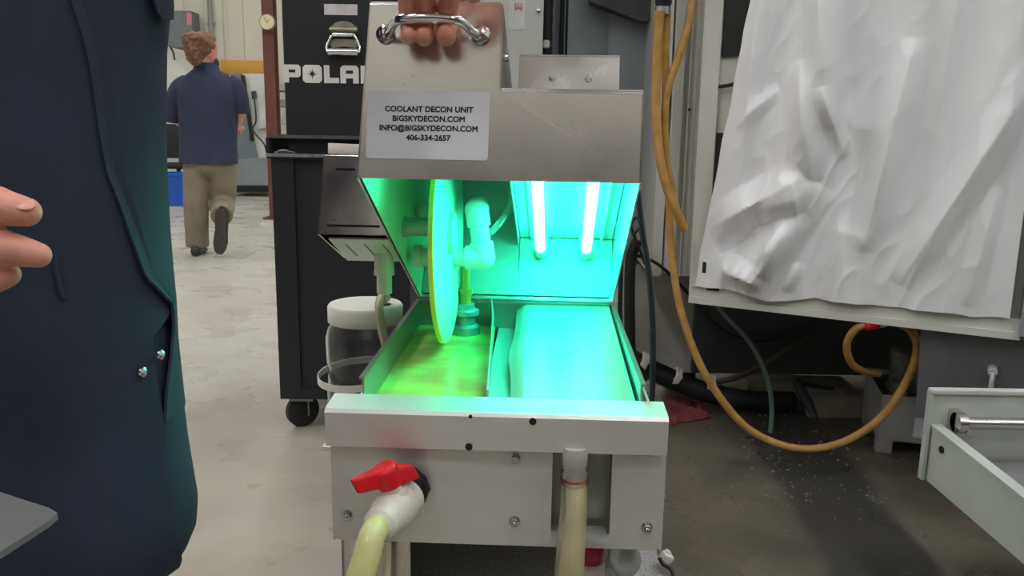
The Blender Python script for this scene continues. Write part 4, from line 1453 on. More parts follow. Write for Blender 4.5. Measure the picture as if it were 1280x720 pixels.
m.lathe((tx + 0.035, ty - 0.035, 0.452), [(0.024, 0), (0.024, 0.02)], 20, (1, 0, 0))
m.mm((tx + 0.035, ty - 0.035, 0.43), (tx + 0.055, ty, 0.475))
m.lathe((tx + 0.06, ty - 0.05, 0.437), [(0.009, 0), (0.008, 0.008)], 10, (0, -1, 0))
m.build('hinge_rod', STEEL, tr, 35, tt_)
m = MB()
p = at(1176, 556, 1.78)
m.lathe((tx - 0.001, 1.79, 0.397), [(0.008, 0), (0.008, 0.004)], 12, (-1, 0, 0))
m.build('hole', DARKHOLE, tr, 0, tt_)
for x, y in ((1.42, 1.78), (1.70, 1.78), (1.70, 0.8), (1.42, 0.8)):
    m = MB()
    m.mm((x - 0.02, y - 0.02, 0.0), (x + 0.02, y + 0.02, 0.30))
    m.build('leg', TRAYM, tr, 0, tt_)

# metal chips strewn over the wet floor
m = MB()
rng_ = random.Random(3)
spots = [(atz(rng_.gauss(985, 70), min(700, max(520, rng_.gauss(590, 38))), 0.0), 1) for _ in range(150)] + [(atz(rng_.gauss(1085, 12), rng_.gauss(622, 5), 0), 1.0) for _ in range(14)]
spots += [(atz(1152, 670, 0), 3), (atz(985, 588, 0), 2.2), (atz(966, 590, 0), 2), (atz(1072, 575, 0), 1.6), (atz(1075, 650, 0), 1.8)]
for p, s in spots:
    if p.x > tx + 0.2 and p.y < 1.9:
        continue
    L_ = rng_.uniform(0.002, 0.006) * s
    m.box((p.x, p.y, 0.0022), (L_ * 1.5, L_ * 0.9, 0.004), Euler((rng_.uniform(-.2, .2), rng_.uniform(-.2, .2), rng_.uniform(0, 3))))
tag(m.build('metal_chips', SWARF, smooth=0), 'bright metal chips strewn over the wet floor under the yellow hose', 'metal chips', kind='stuff')

# steel table corner at lower left
tz = 0.872
c = atz(78, 640, tz)
tab = empty('steel_table', 'blurred grey steel table corner at lower left before the navy coat', 'table', (c.x - 0.35, c.y - 0.15, 0))
ta = Vector((c.x - 0.35, c.y - 0.15, 0))
d1 = (atz(0, 615, tz) - c); d1.z = 0; d1.normalize()
d2 = (atz(0, 690, tz) - c); d2.z = 0; d2.normalize()
k0 = c + d1 * 0.012
k1 = c + d2 * 0.012
m = MB()
poly = [k0, k0.lerp(c, 0.65).lerp(k1, 0.15), k0.lerp(c, 0.15).lerp(k1, 0.65) if False else c.lerp((k0 + k1) / 2, 0.35), k1, c + d2 * 0.42, c + d2 * 0.42 + d1 * 0.45, c + d1 * 0.55]
poly = [k0, c.lerp((k0 + k1) / 2, 0.35), k1, c + d2 * 0.32, c + d2 * 0.32 + d1 * 0.32, c + d1 * 0.55]
m.prism(poly, (0, 0, -0.004))
m.build('top', TABLEM, tab, 0, lambda v: v - ta)
m = MB()
pp = c + d1 * 0.28 + d2 * 0.14
m.tube([(pp.x, pp.y, 0.02), (pp.x, pp.y, tz - 0.004)], 0.025, 18)
m.lathe((pp.x, pp.y, 0.0), [(0.14, 0), (0.14, 0.012), (0.03, 0.025)], 32)
m.build('pedestal', BLACK, tab, 40, lambda v: v - ta)

# ------------------------------------------------------------------ far side of the hall
def thing_box(name, label, cat, parts, loc, group=None):
    t_ = empty(name, label, cat, loc, 0, group)
    o_ = Vector(loc)
    for pn, mt, f in parts:
        mb = MB()
        f(mb)
        mb.build(pn, mt, t_, 25, lambda v: v - o_)
    return t_


# clock on the brown column
p = at(335, 28, 9.5)
ck = empty('wall_clock', 'round pale clock hanging on the brown steel column', 'clock', (p.x, 9.5, p.z))
m = MB()
m.lathe((0, 0, 0), [(0.082, 0), (0.086, 0.01), (0.086, 0.035), (0.078, 0.04)], 40, (0, -1, 0))
m.build('case', mat('clock_case', (110, 104, 84), 0.4), ck, 40)
m = MB()
m.lathe((0, -0.036, 0), [(0.077, 0), (0.077, 0.006)], 40, (0, -1, 0))
m.build('face', CLOCKF, ck, 40)
m = MB()
m.box((0.012, -0.044, 0.012), (0.005, 0.002, 0.05), Euler((0, R(40), 0)))
m.box((-0.012, -0.044, 0.018), (0.004, 0.002, 0.065), Euler((0, R(-30), 0)))
m.build('hand', BLACKP, ck, 0)
# yellow board on far wall
a, b = at(276, 75, 13.9), at(329, 93, 13.9)
m = MB()
m.mm((a.x, 13.88, b.z), (b.x, 13.96, a.z), 0.005)
tag(m.build('wall_board', YBOARD), 'yellow orange board fixed to the far cream wall', 'board')
# grey cabinet high on the wall at left
a, b = at(206, 13, 13.6), at(241, 60, 13.6)
gc = empty('wall_cabinet', 'grey metal cabinet with red notice high on the far wall at left', 'cabinet', ((a.x + b.x) / 2, 13.6, b.z))
go = gc.location.copy()
m = MB()
m.mm((a.x, 13.6, b.z), (b.x, 13.96, a.z), 0.01)
m.prism([(a.x, 13.62, b.z), (b.x, 13.62, b.z), (b.x - 0.02, 13.62, b.z - 0.2), (a.x + 0.3, 13.62, b.z - 0.02)], (0, 0.3, 0))
m.build('body', mat('duct_grey', (116, 122, 124), 0.5), gc, 20, lambda v: v - go)
a2, b2 = at(233, 16, 13.59), at(240, 31, 13.59)
m = MB()
m.mm((a2.x, 13.59, b2.z), (b2.x, 13.6, a2.z))
m.build('notice', PINK, gc, 0, lambda v: v - go)
# white machine at left behind the walking man
a, b = at(150, 62, 12.6), at(247, 248, 12.6)
def wm(mb):
    mb.prism([(a.x, 12.6, 0.12), (a.x, 12.6, a.z - 0.1), (a.x + 0.7, 12.6, a.z + 0.05), (b.x - 0.25, 12.6, a.z - 0.06), (b.x, 12.6, a.z - 0.35), (b.x, 12.6, 0.12)], (0, 0.95, 0))
def wm2(mb):
    q0, q1 = at(213, 58, 12.59), at(219, 75, 12.59)
    mb.tube([(q0.x, 12.57, q0.z), (q0.x + 0.05, 12.55, q0.z - 0.08), (q1.x, 12.57, q1.z)], 0.012, 8, smooth=4)
    q0, q1 = at(205, 160, 12.59), at(222, 190, 12.59)
    mb.mm((q0.x, 12.57, q1.z), (q1.x, 12.6, q0.z))
    mb.mm((a.x + 0.1, 12.7, 0), (b.x - 0.1, 13.5, 0.13))
thing_box('milling_machine', 'white machine with dark openings behind the walking man at far left', 'machine', [('housing', MACH, wm), ('dark_fitting', BLACKP, wm2)], ((a.x + b.x) / 2, 13.0, 0))
# blue bin
a = atz(208, 258, 0)
bx_, by_ = (at(205, 240, 10.8).x + at(233, 240, 10.8).x) / 2, 11.0
bn = empty('blue_bin', 'bright blue plastic bin on the floor left of the walking man', 'bin', (bx_, by_, 0))
m = MB()
w0, w1, dd_, hh = 0.17, 0.19, 0.16, 0.42
m.loft([[(-w0, -dd_, 0), (w0, -dd_, 0), (w0, dd_, 0), (-w0, dd_, 0)], [(-w1, -dd_ - .02, hh), (w1, -dd_ - .02, hh), (w1, dd_ + .02, hh), (-w1, dd_ + .02, hh)],
        [(-w1 + .01, -dd_ - .01, hh), (w1 - .01, -dd_ - .01, hh), (w1 - .01, dd_ + .01, hh), (-w1 + .01, dd_ + .01, hh)], [(-w0 + .01, -dd_ + .01, 0.02), (w0 - .01, -dd_ + .01, 0.02), (w0 - .01, dd_ - .01, 0.02), (-w0 + .01, dd_ - .01, 0.02)]])
m.build('body', BLUEB, bn, 0)
m = MB()
for y in (-dd_ - .024, dd_ + .024):
    m.box((0, y, hh - 0.012), (2 * w1 + .02, 0.02, 0.03))
for x in (-w1 - .004, w1 + .004):
    m.box((x, 0, hh - 0.012), (0.02, 2 * dd_ + .05, 0.03))
m.build('rim', BLUEB, bn, 0)
# dark chair behind the bin
cx_ = at(219, 200, 11.7).x
chr_ = empty('office_chair', 'dark office chair behind the blue bin at far left', 'chair', (cx_, 11.8, 0))
m = MB(); m.box((0, 0, 0.47), (0.46, 0.46, 0.07), None, 0.025); m.build('seat', RUBBER, chr_, 40)
m = MB(); m.box((-0.02, 0.22, 0.80), (0.44, 0.05, 0.48), Euler((R(-10), 0, 0)), 0.02); m.build('backrest', RUBBER, chr_, 40)
m = MB(); m.tube([(0, 0, 0.08), (0, 0, 0.45)], 0.03, 14); m.build('column', BLACKP, chr_, 40)
m = MB()
for k in range(5):
    an = k * 2 * PI / 5
    m.tube([(0, 0, 0.10), (0.28 * math.cos(an), 0.28 * math.sin(an), 0.05)], [0.022, 0.016], 10)
    m.ball((0.28 * math.cos(an), 0.28 * math.sin(an), 0.027), (0.027, 0.02, 0.027), 12)
m.build('base', BLACKP, chr_, 40)
# lathe with slanted guard
YL = 12.4
def LA(px, py, dy=0.0):
    return at(px, py, YL + dy)
lt_ = empty('turning_lathe', 'pale grey lathe with slanted dark edged guard right of the walking man', 'lathe', (LA(310, 235).x, 12.8, 0))
lo = lt_.location.copy()
tl = lambda v: v - lo
m = MB()
m.prism([LA(285, 232), LA(345, 232), LA(345, 196), LA(285, 200)], (0, 1.0, 0))
m.build('bed', MGREY, lt_, 0, tl)
m = MB()
m.prism([LA(285, 240), LA(340, 240), LA(340, 231), LA(285, 231)], (0, 0.9, 0))
m.build('base', BLACKP, lt_, 0, tl)
m = MB()
m.prism([LA(286, 200, .05), LA(322, 200, .05), LA(301, 92, .05), LA(286, 92, .05)], (0, 0.7, 0))
m.build('guard', GLASSD, lt_, 0, tl)
m = MB()
m.prism([LA(301, 94, .02), LA(305, 94, .02), LA(317, 176, .02), LA(313, 176, .02)], (0, 0.05, 0))
m.build('guard_edge', BLACKP, lt_, 0, tl)
m = MB()
m.prism([LA(303, 92, .1), LA(345, 92, .1), LA(345, 200, .1), LA(322, 200, .1)], (0, 0.8, 0))
m.build('headstock', MACH, lt_, 0, tl)
m = MB()
m.prism([LA(322, 110), LA(336, 110), LA(336, 160), LA(324, 160)], (0, 0.1, 0))
pn = m.build('control_box', mat('pendant_grey', (196, 198, 196), 0.5), lt_, 0, tl)
m = MB()
m.tube([LA(317, 114, -.03), LA(318, 124, -.03)], 0.035, 12)
m.tube([LA(318, 124, -.03), LA(320, 150, -.03), LA(316, 160, -.03), LA(318, 166, -.03), LA(330, 180, -.03), LA(333, 190, -.03)], 0.012, 8, smooth=4)
m.build('hand_pendant', mat('dark_green_plastic', (44, 66, 60), 0.5), lt_, 40, tl)
# stacked trays on a rack right of the lathe
rk = empty('parts_rack', 'narrow rack of grey trays between the lathe and the black tool chest', 'rack', (at(346, 180, 10.6).x, 10.9, 0))
ro = rk.location.copy()
m = MB()
for dx in (-0.10, 0.22):
    for dy in (0, 0.5):
        m.mm((ro.x + dx - 0.015, 10.6 + dy, 0), (ro.x + dx + 0.015, 10.63 + dy, at(340, 96, 10.6).z))
m.build('frame', BROWN, rk, 0, lambda v: v - ro)
for py in (104, 124, 146, 168):
    z_ = at(340, py, 10.6).z
    m = MB()
    m.mm((ro.x - 0.12, 10.58, z_ - 0.09), (ro.x + 0.24, 11.12, z_), 0.01)
    m.build('tray', mat('tray_grey_%d' % py, (112 + (py % 3) * 30, 110 + (py % 3) * 30, 114 + (py % 3) * 30), 0.6), rk, 20, lambda v: v - ro)

# ------------------------------------------------------------------ people
def remeshed(mb, voxel, smooth_it=2):
    me = D.meshes.new('tmp')
    bmesh.ops.recalc_face_normals(mb.bm, faces=list(mb.bm.faces))
    mb.bm.to_mesh(me)
    mb.bm.free()
    o = D.objects.new('tmp', me)
    col.objects.link(o)
    r = o.modifiers.new('r', 'REMESH')
    r.mode = 'VOXEL'
    r.voxel_size = voxel
    s = o.modifiers.new('s', 'SMOOTH')
    s.factor = 0.5
    s.iterations = smooth_it
    dg = bpy.context.evaluated_depsgraph_get()
    out = D.meshes.new_from_object(o.evaluated_get(dg))
    D.objects.remove(o)
    return out


def finger(mb, pts, r):
    pts = [Vector(p) for p in pts]
    d = (pts[-1] - pts[-2]).normalized()
    mb.tube(pts, r, 16, smooth=6)
    mb.ball(pts[-1], (r[-1],) * 3, 18)
    mb.ball(pts[0], (r[0],) * 3, 18)
    for p, q in zip(pts[1:-1], r[1:-1]):
        mb.ball(p, (q * 1.03,) * 3, 14)


def head_mesh(c, s, look, tilt=0.0):
    """c centre of the head, s head height, look: direction of the face"""
    look = Vector(look).normalized()
    up = Vector((0, 0, 1))
    side = look.cross(up).normalized()
    up = side.cross(look)
    def P(x, y, z):
        return Vector(c) + side * (x * s) + look * (y * s) + up * (z * s)
    mb = MB()
    rings = []
    prof = [(-0.50, 0.10, 0.14, 0.10), (-0.46, 0.19, 0.24, 0.10), (-0.38, 0.25, 0.30, 0.08), (-0.26, 0.29, 0.36, 0.05), (-0.12, 0.315, 0.39, 0.02), (0.02, 0.33, 0.415, 0.0),
            (0.15, 0.335, 0.425, -0.01), (0.27, 0.32, 0.41, -0.015), (0.37, 0.27, 0.35, -0.02), (0.45, 0.18, 0.24, -0.02), (0.49, 0.08, 0.11, -0.02), (0.50, 0.01, 0.015, -0.02)]
    n = 36
    for z, rx, ry, off in prof:
        ring = []
        for j in range(n):
            a = 2 * PI * j / n
            x, y = rx * math.sin(a), ry * math.cos(a) + off
            f = max(0, math.cos(a)) ** 6
            if -0.2 < z < 0.05:
                x2 = abs(math.sin(a))
                y += 0.10 * max(0, math.cos(a)) ** 60 * (1 if z < -0.05 else 0.5)      # nose
            if -0.02 < z < 0.06 and 0.25 < abs(math.sin(a)) < 0.6 and math.cos(a) > 0:
                y -= 0.025                                                                # eye sockets
            ring.append(P(x, y, z))
        rings.append(ring)
    mb.loft(rings)
    for sx in (-1, 1):
        mb.ball(P(0.335 * sx, -0.03, 0.0), (0.035 * s, 0.06 * s, 0.10 * s), 16)
    mb.ball(P(0, 0.43, -0.10), (0.05 * s, 0.07 * s, 0.05 * s), 14)
    mb.ball(P(0, 0.385, -0.235), (0.10 * s, 0.03 * s, 0.022 * s), 14)
    mb.ball(P(0, 0.378, -0.270), (0.09 * s, 0.03 * s, 0.022 * s), 14)
    mb.tube([P(0, -0.06, -0.30), P(0, -0.08, -0.62), P(0, -0.10, -0.75)], [0.24 * s, 0.25 * s, 0.30 * s], 24)
    return mb, P


def eyes(P, s, parent, off):
    for sx in (-1, 1):
        m = MB()
        m.ball(P(0.13 * sx, 0.338, 0.015), (0.046 * s,) * 3, 16)
        e_ = m.build('eye', EYE, parent, 60, lambda v: v - off)
        m = MB()
        m.ball(P(0.13 * sx, 0.378, 0.012), (0.022 * s, 0.010 * s, 0.022 * s), 12)
        m.build('iris', IRIS, e_, 60, lambda v: v - off)


def shoe(mb, heel, toe, up, w=0.048):
    heel, toe, up = Vector(heel), Vector(toe), Vector(up).normalized()
    d = toe - heel
    sd = d.cross(up).normalized()
    up = sd.cross(d).normalized()
    prof = [(-0.10, 0.55, 0.05), (-0.02, 0.75, 0.085), (0.15, 0.82, 0.105), (0.35, 0.86, 0.09), (0.55, 0.98, 0.065), (0.75, 1.05, 0.05), (0.92, 0.85, 0.042), (1.02, 0.45, 0.03)]
    rings = []
    for t_, ww, h in prof:
        c = heel + d * t_
        ring = []
        for k in range(12):
            a = 2 * PI * k / 12
            ring.append(c + sd * math.cos(a) * w * ww + up * (0.004 + max(0, h * (0.5 + 0.5 * math.sin(a)))))
        rings.append(ring)
    mb.loft(rings)
    return sd, up


# ---- man in the navy shop coat at left
man = empty('person', 'person in long navy shop coat at left lifting the lid by its chrome handle', 'person', (-0.62, 0.9, 0))
mo_ = man.location.copy()
tp = lambda v: v - mo_


def WL(p):
    return W(LR @ (Vector(p) - LP) + LP)


FACE_Y = W((-0.09, front_y(1.215), 1.215)).y
YF = FACE_Y - 0.0165
hand = MB()
# gripping hand: palm above the handle, three fingers hooked behind the bar
finger(hand, [at(505, -48, 1.075), at(508, -10, YF - 0.012), at(510, 12, YF - 0.002), at(511, 34, YF - 0.003), at(511, 44, YF - 0.016), at(510, 44, YF - 0.026)], [0.0120, 0.0125, 0.0122, 0.0112, 0.0108, 0.0100])
finger(hand, [at(531, -50, 1.072), at(532, -8, YF - 0.012), at(532, 14, YF - 0.001), at(531, 36, YF - 0.002), at(530, 46, YF - 0.016), at(530, 45, YF - 0.027)], [0.0125, 0.0126, 0.0125, 0.0118, 0.0118, 0.0110])
finger(hand, [at(563, -48, 1.070), at(562, -6, YF - 0.012), at(560, 14, YF - 0.001), at(559, 36, YF - 0.003), at(558, 45, YF - 0.017), at(557, 43, YF - 0.028)], [0.0135, 0.0142, 0.0138, 0.0128, 0.0128, 0.0120])
finger(hand, [at(590, -52, 1.070), at(596, -30, 1.075), at(598, -14, 1.082), at(592, -6, 1.088)], [0.0125, 0.0122, 0.0115, 0.0105])
finger(hand, [at(604, -95, 1.062), at(606, -50, 1.045), at(594, -22, 1.040), at(578, -9, 1.042)], [0.017, 0.0145, 0.0128, 0.011])
wl = at(548, -150, 1.075)
kn = [at(507, -52, 1.075), at(533, -55, 1.073), at(562, -54, 1.072), at(588, -58, 1.072)]
for p in kn:
    hand.tube([wl.lerp(p, 0.0), wl.lerp(p, 0.5), p], [0.020, 0.0165, 0.0142], 14)
hand.tube([wl, at(590, -110, 1.065), at(604, -93, 1.062)], [0.020, 0.020, 0.017], 14)
hand.ball(wl.lerp(kn[1].lerp(kn[2], 0.5), 0.55), (0.040, 0.014, 0.042), 20)
wl2 = wl + Vector((-0.05, 0.01, 0.022))
hand.tube([wl, wl2], [0.027, 0.030], 18)
hm = remeshed(hand, 0.0016, 3)
# pointing hand in front of the coat
hand2 = MB()
YH = 0.600
def H(px, py, dy=0.0):
    return at(px, py, YH + dy)
finger(hand2, [H(-120, 250, .005), H(-60, 240), H(-5, 257), H(33, 265)], [0.0150, 0.0142, 0.0140, 0.0105])
finger(hand2, [H(-150, 295, .02), H(-70, 296, .01), H(0, 309), H(48, 319)], [0.0135, 0.0136, 0.0136, 0.0092])
finger(hand2, [H(-150, 335, .03), H(-75, 345, .015), H(-20, 350, .006), H(9, 343, .006)], [0.013, 0.0128, 0.0118, 0.0095])
finger(hand2, [H(-155, 370, .04), H(-95, 385, .03), H(-60, 380, .025), H(-40, 366, .025)], [0.0125, 0.012, 0.011, 0.0095])
finger(hand2, [H(-160, 400, .05), H(-115, 415, .04), H(-90, 408, .035), H(-78, 396, .035)], [0.011, 0.0105, 0.010, 0.009])
wr = H(-300, 315, .04)
for q in ((-150, 295, .02), (-150, 335, .03), (-155, 370, .04), (-160, 400, .05)):
    hand2.tube([wr, wr.lerp(H(*q), 0.5), H(*q)], [0.022, 0.019, 0.0145], 14)
hand2.tube([wr, H(-190, 270, .01), H(-120, 250, .005)], [0.024, 0.021, 0.0155], 14)
wr2 = wr + Vector((-0.055, 0.02, 0.012))
hand2.tube([wr, wr2], [0.027, 0.031], 18)
hm2 = remeshed(hand2, 0.0015, 3)

sh_l, el_l = Vector((-0.42, 0.90, 1.47)), Vector((-0.345, 1.15, 1.42))
sh_r, el_r = Vector((-0.83, 0.90, 1.47)), Vector((-0.90, 0.78, 1.20))
body = skin_mesh([((-0.62, 0.92, 0.94), 0.145), ((-0.62, 0.92, 1.15), 0.140), ((-0.62, 0.92, 1.36), 0.150), ((-0.62, 0.91, 1.50), 0.075), ((-0.62, 0.89, 1.58), 0.058),
                  (sh_l, 0.066), (el_l, 0.045), (wl2, 0.030), (sh_r, 0.066), (el_r, 0.045), (wr2, 0.030),
                  ((-0.52, 0.92, 0.88), 0.088), ((-0.50, 0.90, 0.50), 0.058), ((-0.49, 0.93, 0.09), 0.040), ((-0.48, 0.80, 0.045), 0.03),
                  ((-0.72, 0.92, 0.88), 0.088), ((-0.74, 0.90, 0.50), 0.058), ((-0.75, 0.93, 0.09), 0.040), ((-0.77, 0.80, 0.045), 0.03)],
                 [(0, 1), (1, 2), (2, 3), (3, 4), (2, 5), (5, 6), (6, 7), (2, 8), (8, 9), (9, 10), (0, 11), (11, 12), (12, 13), (13, 14), (0, 15), (15, 16), (16, 17), (17, 18)])
hd_, HP = head_mesh((-0.60, 0.87, 1.70), 0.235, (0.75, -0.35, -0.25))
hd_.mesh(body)
hd_.mesh(hm)
hd_.mesh(hm2)
bd = hd_.build('body', SKIN, man, 60, tp)
eyes(HP, 0.235, bd, mo_)
# nails
def nail(mb, c, d, n_, w, l):
    M = frame_on(c, d, Vector(n_).cross(d))
    mb.ball(c, (l, w, w * 0.28), 14, M.to_3x3())
m = MB()
nail(m, H(31, 256, -0.006), (H(33, 265) - H(-5, 257)), (0.0, -0.55, 0.8), 0.0056, 0.0072)
m.build('fingernail', NAIL, bd, 60, tp)
m = MB()
hr = [HP(x, y, z) for x, y, z in ((0, 0, 0),)]
for x, y, z, rx in ((0, -0.08, 0.22, 0.36), (0, -0.16, 0.05, 0.34), (0, -0.14, -0.12, 0.28), (0.22, -0.05, 0.12, 0.14), (-0.22, -0.05, 0.12, 0.14), (0, 0.12, 0.34, 0.26)):
    m.ball(HP(x, y, z), (rx * 0.235, rx * 0.235, rx * 0.235 * 0.85), 20)
m.build('hair', HAIRD, bd, 60, tp)
# trousers and shoes below the hem
m = MB()
for sx, ft in ((-0.52, -0.49), (-0.72, -0.75)):
    m.tube([(sx, 0.92, 0.90), ((sx + ft) / 2, 0.91, 0.52), (ft, 0.935, 0.07)], [0.105, 0.080, 0.068], 20, smooth=5)
m.ball((-0.62, 0.92, 0.95), (0.17, 0.135, 0.14), 24)
m.build('trousers', KHAKI, man, 50, tp)
for ft, tx_ in ((-0.49, -0.475), (-0.75, -0.775)):
    m = MB()
    shoe(m, (ft, 0.985, 0.0), (tx_, 0.715, 0.0), (0, 0, 1))
    m.build('shoe', SHOE, man, 50, tp)

# coat: lofted body following the photographed outline
CXc, CYc, CB = -0.62, 0.885, 0.135
edge = [at(213, 0, .87), at(208, 60, .87), at(207, 130, .87), at(208, 200, .87), at(212, 300, .87), at(221, 430, .87), at(236, 560, .87), at(249, 640, .87), at(247, 672, .87), at(236, 700, .87), at(226, 716, .87)]
edge = sorted([(p.z, CXc + math.sqrt((CXc - p.x / p.y * CYc) ** 2 - (p.x / p.y * CB) ** 2)) for p in edge])


def interp(tab, z):
    if z <= tab[0][0]:
        return tab[0][1]
    for (z0, x0), (z1, x1) in zip(tab, tab[1:]):
        if z <= z1:
            return x0 + (x1 - x0) * (z - z0) / (z1 - z0)
    return tab[-1][1]


ZH = edge[0][0]


def half(z):
    if z > 1.36:
        k = min(1, (z - 1.36) / 0.17)
        return (interp(edge, 1.3) - CXc) * (1 - 0.62 * k ** 1.6)
    return interp(edge, z) - CXc


def coat_pt(an, z, off=0.0):
    a = half(z) + off
    b = CB * (1 - 0.45 * max(0, (z - 1.36) / 0.17)) + off
    c, s = math.cos(an), math.sin(an)
    p = 1.0
    x = CXc + a * math.copysign(abs(c) ** p, c)
    y = CYc + b * math.copysign(abs(s) ** p, s) + 0.02 * max(0, (z - 1.36) / 0.17)
    k = max(0, min(1, (1.25 - z) / 0.6))
    if s < 0:
        front = min(1, abs(s) * 1.4)
        y += front * k * 0.012 * math.sin(x * 38 + 2.5 * z) + front * 0.005 * noise.noise(Vector((x * 7, z * 4, 2)))
    return Vector((x, y, z))


def front_y_coat(x, z, off=0.0):
    a = half(z)
    u_ = max(-0.999, min(0.999, (x - CXc) / a))
    an = -math.acos(u_)
    p = coat_pt(an, z)
    return Vector((x, p.y - off, z))


def coat_hit(px, py, off=0.0):
    """angle and height on the coat that the photo shows at this pixel"""
    d = ray(px, py)
    k = d.x / d.y
    Y, an = 0.8, -PI / 2
    for _ in range(6):
        z = at(px, py, Y).z
        best = None
        for i in range(221):
            a = R(-165 + i * 0.9)
            p = coat_pt(a, z, off)
            e_ = p.x / p.y - k
            if e_ >= 0:
                best = a
                break
            if best is None or e_ > best_e:
                best_e, an_ = e_, a
                best = None
        an = best if best is not None else an_
        Y = coat_pt(an, z, off).y
    return an, z


def tab_of(pts, Y):
    return sorted([(h[1], h[0]) for h in (coat_hit(px, py) for px, py in pts)])


E1 = tab_of([(74, -40), (80, 0), (93, 50), (105, 90), (113, 160), (125, 215), (140, 260), (155, 310), (168, 345), (188, 366), (202, 380), (206, 408), (204, 440), (199, 488), (196, 525)], 0.745)
E2 = tab_of([(178, 380), (180, 420), (184, 450), (190, 490), (196, 525), (200, 600), (211, 677), (216, 716)], 0.745)
zg0, zg1 = coat_hit(200, 525)[1], coat_hit(178, 345)[1]
zg2 = coat_hit(180, 420)[1]
NA, NZ = 120, 110
coat = MB()
rings = []
for i in range(NZ + 1):
    z = ZH + (1.535 - ZH) * i / NZ
    ring = []
    for j in range(NA):
        p = coat_pt(2 * PI * j / NA, z)
        ring.append(p)
    rings.append(ring)
coat.loft(rings, cap=False)
bmesh.ops.recalc_face_normals(coat.bm, faces=list(coat.bm.faces))
# sleeves
coat.tube([Vector((-0.50, 0.90, 1.46)), sh_l, sh_l.lerp(el_l, 0.5), el_l, el_l.lerp(wl2, 0.5), wl2.lerp(el_l, 0.08)], [0.095, 0.086, 0.074, 0.068, 0.060, 0.050], 24, smooth=5)
coat.tube([Vector((-0.74, 0.90, 1.46)), sh_r, sh_r.lerp(el_r, 0.5), el_r, el_r.lerp(wr2, 0.5), wr2.lerp(el_r, 0.08)], [0.095, 0.086, 0.074, 0.068, 0.060, 0.050], 24, smooth=5)
ct_ = coat.build('shop_coat', NAVY, man, 60, tp)
sdm = ct_.modifiers.new('t', 'SOLIDIFY')
sdm.thickness = 0.003
sdm.offset = -1
# overlapping front panel with curved edge
m = MB()
def flap(u, v):
    z = zg0 + (1.47 - zg0) * v
    ae = min(interp(E1, z), R(20))
    a_ = ae + (R(50) - ae) * (u ** 1.3)
    lift = 0.006 + 0.004 * math.exp(-((z - zg1) / 0.06) ** 2) + 0.004 * math.exp(-(u / 0.1) ** 2)
    lift *= max(0.02, (1 - u) ** 2.0)
    return coat_pt(a_, z, lift)
m.grid(flap, 36, 110, 0.003)
m.build('front_panel', NAVY, ct_, 60, tp)
m = MB()
def flap2(u, v):
    z = ZH + 0.004 + (1.45 - ZH) * v
    k_ = max(0.0, min(1.0, (z - zg2) / 0.03))
    ae = interp(E2, z) * (1 - k_) + (interp(E1, z) + 0.10) * k_
    a0_ = R(-140)
    return coat_pt(a0_ + (ae - a0_) * u, z, (0.004 + 0.004 * max(0, 1 - (1 - u) * 8)) * min(1, (1 - v) * 12 + 0.02) * min(1, u * 10 + 0.05))
m.grid(flap2, 40, 120, 0.003)
m.build('under_panel', NAVY, ct_, 60, tp)
for px, py, o_ in ((177, 465, 0.011), (200, 443, 0.013)):
    q = coat_hit(px, py, o_)
    p = coat_pt(q[0], q[1], o_)
    ax_ = (coat_pt(q[0], q[1], 0.02) - p).normalized()
    m = MB()
    m.lathe(p, [(0.0058, 0), (0.0054, 0.002), (0.003, 0.0036), (0.0005, 0.004)], 22, ax_)
    m.build('snap', CHROME, ct_, 40, tp)
# collar, pocket and pocket welt
m = MB()
def collar(u, v):
    a = R(-75) - u * R(210) * 1.0
    r_ = 0.085 + 0.03 * v
    return Vector((CXc + r_ * math.cos(a - R(30)), 0.90 + r_ * math.sin(a - R(30)), 1.545 - 0.06 * v))
m.grid(lambda u, v: Vector((CXc + (0.082 + 0.034 * v) * math.cos(R(-60) - u * R(240) + R(0)), 0.905 + (0.078 + 0.034 * v) * math.sin(R(-60) - u * R(240)), 1.56 - 0.065 * v)), 40, 5, 0.003)
m.build('collar', NAVY, ct_, 60, tp)
m = MB()
def pocket(u, v):
    q = coat_hit(176 + 31 * u, 24 - 90 * v - 22 * (1 - min(1, u * 2.2)) ** 2 * (1 - v))
    return coat_pt(q[0], q[1], 0.0125 * max(0.3, 1 - u * 0.6))
m.grid(pocket, 12, 12, 0.003)
m.build('chest_pocket', NAVY, ct_, 60, tp)
m = MB()
wp = [coat_hit(64, 318), coat_hit(68, 345), coat_hit(73, 372)]
wp = [coat_pt(q[0], q[1], 0.006) for q in wp]
m.tube(wp, 0.0022, 8, smooth=4)
m.build('pocket_welt', NAVY, ct_, 60, tp)

